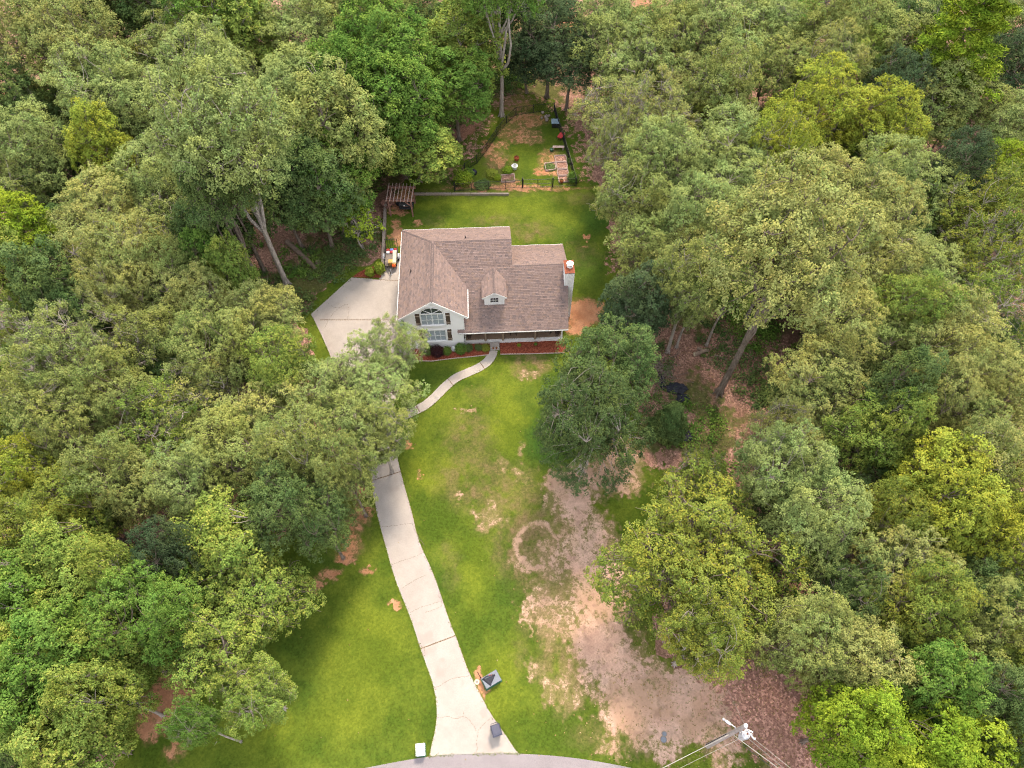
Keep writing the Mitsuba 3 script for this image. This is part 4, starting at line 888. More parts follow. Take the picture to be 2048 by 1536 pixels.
# ------------------------------------------------------------------ pergola with things under it
PG = thing('pergola', 'open red brown timber pergola at the corner of the back lawn', 'pergola')
zt = 2.45
fl_, fr_, bl_, br_ = P3(770, 400, zt), P3(827, 401, zt), P3(771.5, 374, zt), P3(826.5, 373.5, zt)
ux = (fr_ - fl_) / np.linalg.norm(fr_ - fl_); uy = np.array([-ux[1], ux[0], 0]); W = np.linalg.norm(fr_ - fl_); D = (bl_ - fl_) @ uy
def pg(a, b, z): return fl_ * [1, 1, 0] + ux * a + uy * b + [0, 0, z]
for a, b in [(.35, 0), (W - .35, 0), (.35, D), (W - .35, D)]:
    part(PG, 'post', bar(pg(a, b, -.05), pg(a, b, zt - .11), .16, .16, tuple(ux)), 'm_redwood')
    s = 1 if a < 1 else -1; part(PG, 'brace', bar(pg(a + s * .08, b, zt - .85), pg(a + s * .75, b, zt - .14), .09, .09), 'm_redwood')
for b in (-.10, .10, D - .10, D + .10): part(PG, 'beam', bar(pg(0, b, zt), pg(W, b, zt), .05, .22), 'm_redwood')
for i in range(8): a = .2 + (W - .4) * i / 7; part(PG, 'rafter', bar(pg(a, -.45, zt + .19), pg(a, D + .45, zt + .19), .05, .15), 'm_palewood')
for a in (.35, W - .35): part(PG, 'side_rail', bar(pg(a, .1, zt - .2), pg(a, D - .1, zt - .2), .05, .18), 'm_redwood')
k = thing('smoker_grill', 'black smoker grill under the pergola', 'grill')
def gp(a, b, z): return pg(W * .66 + a, D * .42 + b, z)
part(k, 'barrel', tube([gp(-.85, 0, .9), gp(.85, 0, .9)], .38, 18), 'm_black', smooth=40); part(k, 'stack', tube([gp(.7, .1, 1.2), gp(.7, .1, 1.75)], .07, 10), 'm_black')
for a in (-.7, .7): part(k, 'leg', cat([bar(gp(a, -.3, 0), gp(a, -.2, .7), .05), bar(gp(a, .3, 0), gp(a, .2, .7), .05)]), 'm_black')
part(k, 'shelf', bar(gp(-.8, -.55, .85), gp(.8, -.55, .85), .3, .03), 'm_darkmetal'); part(k, 'handle', bar(gp(-.3, -.43, 1.02), gp(.3, -.43, 1.02), .03), 'm_redwood'); part(k, 'thermometer', tube([gp(-.2, -.36, 1.1), gp(-.2, -.40, 1.13)], .07, 10), 'm_white')
k = thing('fire_pit', 'round black fire pit in front of the pergola', 'fire pit'); c = P3(802, 411)
m = lathe([(.3, .0), (.35, .12), (.55, .42), (.60, .44), (.56, .46), (.50, .40), (.2, .22), (0, .2)], 20); m.apply_translation((c[0], c[1], 0)); part(k, 'bowl', m, 'm_black', smooth=40)
part(k, 'grate', cat([bar((c[0] - math.sqrt(.28 - t * t), c[1] + t, .45), (c[0] + math.sqrt(.28 - t * t), c[1] + t, .45), .02) for t in np.linspace(-.45, .45, 8)]), 'm_darkmetal')
for px, py, rot, lab in [(783, 413, .5, 'red garden chair by the wall at the pergola'), (775, 418, 1.1, 'red garden chair on the far side of the first one, by the wall')]:
    k = thing('garden_chair', lab, 'chair', 'red chairs at the pergola'); c = P3(px, py); R = trimesh.transformations.translation_matrix((c[0], c[1], 0)) @ trimesh.transformations.rotation_matrix(rot, (0, 0, 1))
    def cp(n, m): m = m.copy(); m.apply_transform(R); part(k, n, m, 'm_redwood')
    cp('seat', cat([bx(-.3 + i * .12, -.19 + i * .12, -.28, .28, .36, .39) for i in range(5)])); cp('backrest', cat([bar((-.26 + i * .13, .27, .35), (-.28 + i * .14, .62, 1.05), .11, .02, (0, 1, 0)) for i in range(5)]))
    for s in (-.32, .32): cp('armrest', bx(s - .06, s + .06, -.35, .35, .58, .61)); cp('leg', cat([bar((s, -.3, 0), (s, -.3, .58), .06), bar((s, .3, 0), (s, .3, .58), .06)]))

# ------------------------------------------------------------------ utility trailer and its load
TR = thing('utility_trailer', 'black utility trailer with raised mesh ramp beside the house', 'trailer')
t0 = P3(783, 537); tx = EX; ty = EY
def tp(a, b, z): return np.array([*(t0[:2] + a * tx + b * ty), z])
TWd, TL = .68, 2.55
for i in range(5): part(TR, 'deck_board', bar(tp(-TWd + .136 + i * .272, 0, .5), tp(-TWd + .136 + i * .272, TL, .5), .262, .04), 'm_timber')
part(TR, 'frame', cat([bar(tp(-TWd, b, .46), tp(TWd, b, .46), .07, .1) for b in (0, TL)] + [bar(tp(s * TWd, 0, .46), tp(s * TWd, TL, .46), .06, .1) for s in (-1, 1)]), 'm_black')
part(TR, 'side_rail', cat([bar(tp(-TWd, 0, z), tp(-TWd, TL, z), .05) for z in (.72, .9)] + [bar(tp(-TWd, b, .5), tp(-TWd, b, .92), .05) for b in np.linspace(0, TL, 5)]), 'm_black')
part(TR, 'side_rail', cat([bar(tp(TWd, 0, z), tp(TWd, TL, z), .05) for z in (.72, .9)] + [bar(tp(TWd, b, .5), tp(TWd, b, .92), .05) for b in np.linspace(0, TL, 5)]), 'm_black')
part(TR, 'front_rail', cat([bar(tp(-TWd, 0, z), tp(TWd, 0, z), .05) for z in (.7, .9)]), 'm_black')
part(TR, 'ramp_gate', cat([bar(tp(-TWd + .02, TL + .06, .5), tp(-TWd + .02, TL + .35, 1.7), .05), bar(tp(TWd - .02, TL + .06, .5), tp(TWd - .02, TL + .35, 1.7), .05), bar(tp(-TWd, TL + .35, 1.7), tp(TWd, TL + .35, 1.7), .05)] + [bar(tp(a, TL + .06, .5), tp(a, TL + .35, 1.7), .035) for a in np.linspace(-.4, .4, 4)]), 'm_black')
for s in (-1, 1):
    w = part(TR, 'wheel', tube([tp(s * (TWd + .06), 1.45, .31), tp(s * (TWd + .25), 1.45, .31)], .31, 20), 'm_tyre'); part(w, 'rim', tube([tp(s * (TWd + .24), 1.45, .31), tp(s * (TWd + .26), 1.45, .31)], .17, 16), 'm_lightgrey')
    part(TR, 'mudguard', cat([bar(tp(s * (TWd + .16), 1.45 + .42 * math.cos(a), .36 + .36 * math.sin(a)), tp(s * (TWd + .16), 1.45 + .42 * math.cos(a + .45), .36 + .36 * math.sin(a + .45)), .22, .02) for a in np.arange(.2, 2.8, .44)]), 'm_lightgrey')
part(TR, 'tongue', cat([bar(tp(-.5, 0, .45), tp(0, -.9, .45), .07), bar(tp(.5, 0, .45), tp(0, -.9, .45), .07), bar(tp(0, -.85, .45), tp(0, -1.25, .45), .08)]), 'm_black')
part(TR, 'jack', cat([tube([tp(.06, -.95, .05), tp(.06, -.95, .8)], .035, 8), tube([tp(.06, -.95, .05), tp(.06, -.95, .0)], .09, 10)]), 'm_lightgrey'); part(TR, 'coupler', tube([tp(0, -1.3, .46), tp(0, -1.18, .5)], .06, 8), 'm_black')
for a, b, m1, m2, lab in [(-.42, 2.12, 'm_red', 'm_white', 'red and white sack on the trailer, beside the side rail'), (0.0, 2.15, 'm_blue', 'm_red', 'blue and red sack on the trailer, between two other sacks'), (.42, 2.2, 'm_red', 'm_blue', 'red and blue sack on the trailer, nearest the house wall')]:
    k = thing('feed_sack', lab, 'sack'); c = tp(a, b, .60)
    for n, m1_, sy in (('upper_half', m1, .17), ('lower_half', m2, -.17)):
        m = trimesh.creation.icosphere(3, 1.0); v = np.sign(m.vertices) * np.abs(m.vertices) ** .55; m.vertices = v * [.19, .18, .09]; m.apply_transform(HM * [[1, 1, 1, 0], [1, 1, 1, 0], [1, 1, 1, 0], [1, 1, 1, 1]]); m.apply_translation(c + np.array([*(ty * sy), 0])); part(k, n, m, m1_, smooth=True)
k = thing('board', 'long cream foam board lying along the trailer', 'board'); part(k, 'panel', bar(tp(.42, .05, .74), tp(.42, 1.85, .98), .40, .10), 'm_cream'); part(k, 'end_strip', bar(tp(.42, -.02, .735), tp(.42, .05, .744), .41, .11), 'm_yellow')
k = thing('crate', 'open yellow box at the tongue end of the trailer', 'box'); c = tp(.02, .30, 0)
part(k, 'side', cat([bar(tp(-.24, .02, .68), tp(.20, .02, .68), .03, .3), bar(tp(-.24, .60, .68), tp(.20, .60, .68), .03, .3), bar(tp(-.24, .02, .68), tp(-.24, .6, .68), .03, .3), bar(tp(.2, .02, .68), tp(.2, .6, .68), .03, .3)]), 'm_yellow'); part(k, 'lid', bar(tp(-.02, .02, .85), tp(-.02, .6, .85), .47, .03), 'm_yellow')
k = thing('fuel_can', 'bright orange fuel can on the trailer tongue', 'can'); c = tp(.40, -.15, 0)
m = trimesh.creation.icosphere(3, 1.0); m.vertices = np.sign(m.vertices) * np.abs(m.vertices) ** .5 * [.22, .13, .17]; m.apply_translation(tp(.36, -.16, .62)); part(k, 'body', m, 'm_orange', smooth=True); part(k, 'spout', tube([tp(.36, -.2, .78), tp(.45, -.3, .86)], .03, 8), 'm_black'); part(k, 'handle', bar(tp(.25, -.16, .82), tp(.4, -.16, .82), .04), 'm_orange')

# ------------------------------------------------------------------ near the road
k = thing('wheeled_bin', 'dark blue wheeled rubbish bin at the road end of the drive', 'bin'); c = P3(993, 1464); R = trimesh.transformations.translation_matrix((c[0], c[1], .03)) @ trimesh.transformations.rotation_matrix(.32, (0, 0, 1))
def bp(n, m, mat, **kw): m = m.copy(); m.apply_transform(R); return part(k, n, m, mat, **kw)
body = trimesh.convex.convex_hull(np.array([(-.24, -.26, .05), (.24, -.26, .05), (.24, .26, .05), (-.24, .26, .05), (-.32, -.38, .98), (.32, -.38, .98), (.32, .38, .98), (-.32, .38, .98)])); bp('body', body, 'm_bin')
lid = trimesh.convex.convex_hull(np.array([(-.36, -.42, .985), (.36, -.42, .985), (.36, .42, .985), (-.36, .42, .985), (-.28, -.33, 1.07), (.28, -.33, 1.07), (.28, .36, 1.09), (-.28, .36, 1.09)])); bp('lid', lid, 'm_bin')
bp('lid_panel', cat([bx(-.2, .2, -.25, .05, 1.078, 1.093), bx(-.2, .2, .10, .26, 1.088, 1.102)]), 'm_bin'); bp('handle', tube([(-.26, .44, .95), (-.26, .52, .97), (.26, .52, .97), (.26, .44, .95)], .022, 8), 'm_bin')
for s in (-1, 1): bp('wheel', tube([(s * .27, .34, .13), (s * .34, .34, .13)], .13, 16), 'm_tyre')
k = thing('utility_pedestal', 'white utility box on the grass beside the drive at the road', 'utility box'); c = P3(842.5, 1501); R = trimesh.transformations.translation_matrix((c[0], c[1], 0)) @ trimesh.transformations.rotation_matrix(.10, (0, 0, 1))
bp('cabinet', trimesh.convex.convex_hull(np.array([(sx * a, sy * b, z) for sx in (-1, 1) for sy in (-1, 1) for a, b, z in ((.30, .38, 0), (.30, .38, .62), (.27, .35, .66))])), 'm_white'); bp('lid', bx(-.33, .33, -.41, .41, .662, .72), 'm_white'); bp('latch', cat([bx(-.06, .06, -.425, -.385, .55, .68)]), 'm_lightgrey'); bp('base', bx(-.36, .36, -.44, .44, -.02, .05), 'm_greenbox'); bp('hinge', cat([bx(.325, .345, -.2, -.1, .60, .7), bx(.325, .345, .1, .2, .60, .7)]), 'm_greenbox')
# green equipment box with a black sheet on its grey lid
k = thing('equipment_box', 'green box with faded grey lid and black sheet on the lawn', 'utility box'); c = P3(983, 1361); R = trimesh.transformations.translation_matrix((c[0], c[1], 0)) @ trimesh.transformations.rotation_matrix(.52, (0, 0, 1))
bp('plinth', bx(-.72, .72, -.48, .48, -.03, .10), 'm_greenbox'); bp('case', trimesh.convex.convex_hull(np.array([(sx * a, sy * b, z) for sx in (-1, 1) for sy in (-1, 1) for a, b, z in ((.64, .42, .1), (.60, .38, .52))])), 'm_greenbox'); bp('lid', bx(-.66, .66, -.44, .44, .525, .585), 'm_fadedlid')
tri = trimesh.convex.convex_hull(np.array([(-.62, .30, .59), (.42, .12, .59), (-.30, -.42, .59), (-.5, .24, .66), (.25, .08, .63), (-.28, -.28, .62), (.40, .10, .61)])); bp('black_sheet', tri, 'm_tarp'); bp('strap', tube([(-.64, .30, .64), (-.3, .36, .66), (.05, .27, .68), (.40, .14, .63)], .032, 7), 'm_black'); bp('red_tag', cat([bx(-.05, .05, .27, .33, .65, .72), bx(.12, .17, .22, .27, .65, .70)]), 'm_red')
k = thing('marker_rod', 'thin black rod standing beside the green equipment box', 'rod'); part(k, 'rod', tube([(*P3(961.5, 1356)[:2], 0), (*P3(955, 1344, .9)[:2], .9)], .028, 8), 'm_black'); part(k, 'clamp', tube([(*P3(961.5, 1356)[:2], 0), (*P3(961.5, 1356)[:2], .10)], .06, 8), 'm_darkmetal')
k = thing('meter_cover', 'pale ring cover in orange soil beside the drive', 'cover'); c = P3(954, 1364); m = lathe([(.10, .03), (.11, .075), (.20, .075), (.21, .0)], 24); m.apply_translation((c[0], c[1], 0)); part(k, 'ring', m, 'm_cream'); part(k, 'lid', cyl(c[0], c[1], 0, .05, .105), 'm_timber')
k = thing('marker_flag', 'small red flag beside the pale ring cover', 'flag'); c = P3(960, 1359); part(k, 'wire', bar((c[0], c[1], 0), (c[0], c[1], .5), .01), 'm_lightgrey'); part(k, 'flag', bx(c[0] - .01, c[0] + .17, c[1] - .006, c[1] + .006, .36, .5), 'm_red')
for px, py, lab in [(1328.5, 1468, 'grey round lid on bare soil, the smaller one farther from road'), (1327, 1479, 'grey round lid on bare soil, the larger one nearer the road')]:
    k = thing('valve_lid', lab, 'cover', 'grey lids in the bare soil'); c = P3(px, py); r_ = .20 if py > 1470 else .15; part(k, 'lid', cyl(c[0], c[1], -.02, .07, r_), 'm_fadedlid'); part(k, 'collar', cyl(c[0], c[1], -.02, .045, r_ + .05), 'm_timber')

# ------------------------------------------------------------------ utility pole
PO = thing('utility_pole', 'wooden utility pole with white transformer and street light', 'pole'); c = P3(1415, 1492); PH = 10.6; lean = np.array([-.12, .12, 0])
def pz(z, dx=0, dy=0): return np.array([c[0] + dx, c[1] + dy, z]) + lean * z / PH
part(PO, 'shaft', tube([pz(-.2), pz(3), pz(7), pz(PH)], [.185, .17, .15, .125], 14), 'm_pole', smooth=40); part(PO, 'pole_cap', tube([pz(PH), pz(PH + .04)], [.14, .13], 12), 'm_lightgrey')
side = unit(np.array([.55, -.83, 0])); tc = pz(9.0) + side * .45
can = lathe([(0, -.55), (.22, -.55), (.24, -.5), (.24, .38), (.26, .40), (.25, .46), (.0, .52)], 20); can.apply_translation(tc); t_ = part(PO, 'transformer', can, 'm_lightgrey', smooth=40, label='white cylindrical transformer')
for d in ((.1, .08), (-.1, .08), (.02, -.12)):
    b_ = lathe([(.05, 0), (.075, .05), (.04, .08), (.07, .13), (.04, .16), (.06, .21), (.025, .25), (.02, .32)], 10); b_.apply_translation(tc + [d[0], d[1], .48]); part(t_, 'bushing', b_, 'm_terra' if d[0] > .05 else 'm_white')
part(t_, 'bracket', cat([bar(pz(9.2), tc + [0, 0, .2] - side * .2, .08), bar(pz(8.75), tc + [0, 0, -.25] - side * .2, .08)]), 'm_lightgrey')
part(PO, 'crossarm', bar(pz(PH - .35) + side * .05 - [.0, 0, 0], pz(PH - .35) + side * .9, .09, .1), 'm_lightgrey')
for s in (.3, .55, .85):
    b_ = lathe([(.03, 0), (.06, .03), (.06, .09), (.035, .11), (.06, .15), (.03, .2)], 10); b_.apply_translation(pz(PH - .29) + side * s); part(PO, 'insulator', b_, 'm_white')
part(PO, 'cutout', cat([bar(pz(9.9) + side * .2, pz(10.25) + side * .45, .09), bar(pz(9.75) + side * .3 + [.2, .1, 0], pz(10.05) + side * .5 + [.25, .12, 0], .08)]), 'm_white')
la = pz(8.3); lh = P3(1459, 1447, 8.75); arm = part(PO, 'lamp_arm', tube([la, la + (lh - la) * .4 + [0, 0, .35], la + (lh - la) * .75 + [0, 0, .2], lh], .035, 8), 'm_lightgrey')
dl = unit((lh - la) * [1, 1, 0]); head = trimesh.creation.icosphere(2, 1.0); head.apply_scale((.26, .10, .07)); head.apply_transform(trimesh.transformations.rotation_matrix(math.atan2(dl[1], dl[0]), (0, 0, 1))); head.apply_translation(lh + dl * .1); part(PO, 'lamp_head', head, 'm_lightgrey', smooth=True)
cell = trimesh.creation.icosphere(2, .085); cell.apply_translation(lh + dl * .42 + [0, 0, -.02]); part(PO, 'lamp_globe', cell, 'm_lightgrey', smooth=True)
part(PO, 'conduit', tube([pz(.1, -.16, .05), pz(6.5, -.14, .04)], .03, 6), 'm_darkwire')
def wire(name, a, b, r, mat, sag, label):
    a, b = np.array(a, float), np.array(b, float); t = np.linspace(0, 1, 24)[:, None]; q = a + (b - a) * t; q[:, 2] -= (4 * sag * t * (1 - t))[:, 0]
    k = thing(name, label, 'cable'); part(k, 'wire', tube(q, r, 5), mat)
def far(px0, py0, px1, py1, z0, z1, f):
    a = P3(px0, py0, z0); b = P3(px1, py1, z1); return a + (b - a) * f
topR = pz(PH - .1) + side * .85; topR2 = pz(PH - .1) + side * .55
wire('power_line', tc + [.1, -.05, .8], far(1503, 1477, 1578, 1536, 9.6, 9.4, 3.2), 0.012, 'm_wire', .05, 'outer pale power line running from transformer to the bottom edge')
wire('power_line', tc + [.0, -.15, .55], far(1503, 1484, 1566, 1536, 9.4, 9.2, 3.2), 0.011, 'm_wire', .05, 'inner pale power line running parallel from the transformer')
mid = pz(7.2) + side * .15
wire('service_cable', mid, far(1472, 1478, 1553, 1536, 7.2, 7.0, 3.0), 0.024, 'm_wire', .05, 'thick grey service cable leaving the pole below the transformer')
wire('service_cable', mid + [0, -.15, -.1], far(1472, 1480, 1545, 1536, 7.0, 6.8, 3.0), 0.019, 'm_darkwire', .08, 'dark service cable hanging just beside the thick grey one')
wire('service_cable', pz(7.0) - side * .0, far(1468, 1480, 1342, 1536, 7.0, 6.9, 2.0), 0.024, 'm_wire', .03, 'thick pale cable running from the pole past its foot to the road')
wire('power_line', tc + [-.15, -.1, .1], far(1478, 1482, 1365, 1536, 8.9, 8.8, 2.0), 0.010, 'm_wire', .03, 'thin tan wire below the thick pale cable by the pole foot')
wire('guy_wire', pz(PH - .15), P3(1455, 1378), 0.010, 'm_wire', 0, 'thin guy wire from pole top to the leaf litter')

# ------------------------------------------------------------------ in the clearing under the trees
def lump(seed, sc, pos, mat, k, name, amp=.6, fr=2.0):
    m = trimesh.creation.icosphere(4, 1.0); v = m.vertices; m.vertices = v * (1 + amp * 2 * (meshkit.fbm(v * fr + seed, 4, seed) - .5))[:, None]; m.apply_scale(sc); m.apply_translation(pos); return part(k, name, m, mat, smooth=True)
k = thing('tarp', 'crumpled black plastic sheet behind the small conical evergreen', 'tarp'); c = P3(1352, 778); lump(4, (.95, .6, .3), c + [0, 0, .12], 'm_tarp', k, 'sheet'); lump(9, (.3, .9, .2), c + [-1.3, .9, .08], 'm_tarp', k, 'fold'); lump(12, (.6, .5, .25), c + [.5, -1.2, .08], 'm_tarp', k, 'fold')
k = thing('tarp', 'flat black sheet on the ground in front of the conical evergreen', 'tarp'); c = P3(1370, 872); lump(21, (.75, .65, .22), c + [0, 0, .05], 'm_tarp', k, 'sheet', .35)
def log(px0, py0, px1, py1, r, lab, z=0.0, cat_='log'):
    k = thing('log', lab, cat_); a, b = P3(px0, py0), P3(px1, py1); t = np.linspace(0, 1, 8)[:, None]; q = a + (b - a) * t + np.cumsum(rng.normal(size=(8, 3)) * .03, 0); q[:, 2] = r * .8 + z; part(k, 'wood', tube(q, np.linspace(r, r * .75, 8), 9), 'm_log'); part(k, 'cut_end', tube([q[0] - (q[1] - q[0]) * .02, q[0]], r * .93, 9), 'm_cream')
log(1388, 711, 1418, 700, .26, 'thick cut log on the ground in the clearing, right of the big round oak'); log(1395, 698, 1412, 704, .18, 'short log lying across the thick cut log'); log(1430, 712, 1455, 718, .12, 'thin pale log near the leaning trunk'); log(1300, 731, 1314, 733, .2, 'reddish log at the edge of the big round oak crown'); log(1425, 697, 1446, 690, .06, 'thin pale branch lying behind the logs')
log(575, 487, 634, 538, .34, 'large grey fallen trunk lying in the woods beside the parking pad'); log(440, 566, 470, 578, .22, 'short pale log lying under the trees beyond the parking pad'); 
k = thing('stump', 'cut stump at the end of the fallen grey trunk', 'stump'); c = P3(637, 529); part(k, 'bark', tube([c - [0, 0, .1], c + [0, 0, .45]], [.36, .30], 12), 'm_bark'); part(k, 'cut_face', tube([c + [0, 0, .45], c + [0, 0, .47]], .28, 12), 'm_log')
k = thing('stump', 'pale block of wood at the foot of the tall leaning trunk', 'stump'); c = P3(576, 573); part(k, 'block', bar(c + [-.3, -.1, .2], c + [.3, .1, .25], .55, .45), 'm_timber'); part(k, 'top_face', bar(c + [-.28, -.1, .44], c + [.28, .1, .49], .5, .02), 'm_log')
k = thing('brush_pile', 'grey heap of twigs between the big round oak and the clearing', 'brush'); c = P3(1318, 745)
part(k, 'twig', cat([tube([c + [*(rng.normal(size=2) * .9), .05 + .3 * rng.random()], c + [*(rng.normal(size=2) * 1.3), .05 + .5 * rng.random()]], .025, 4) for _ in range(90)]), 'm_bark', kind='stuff')
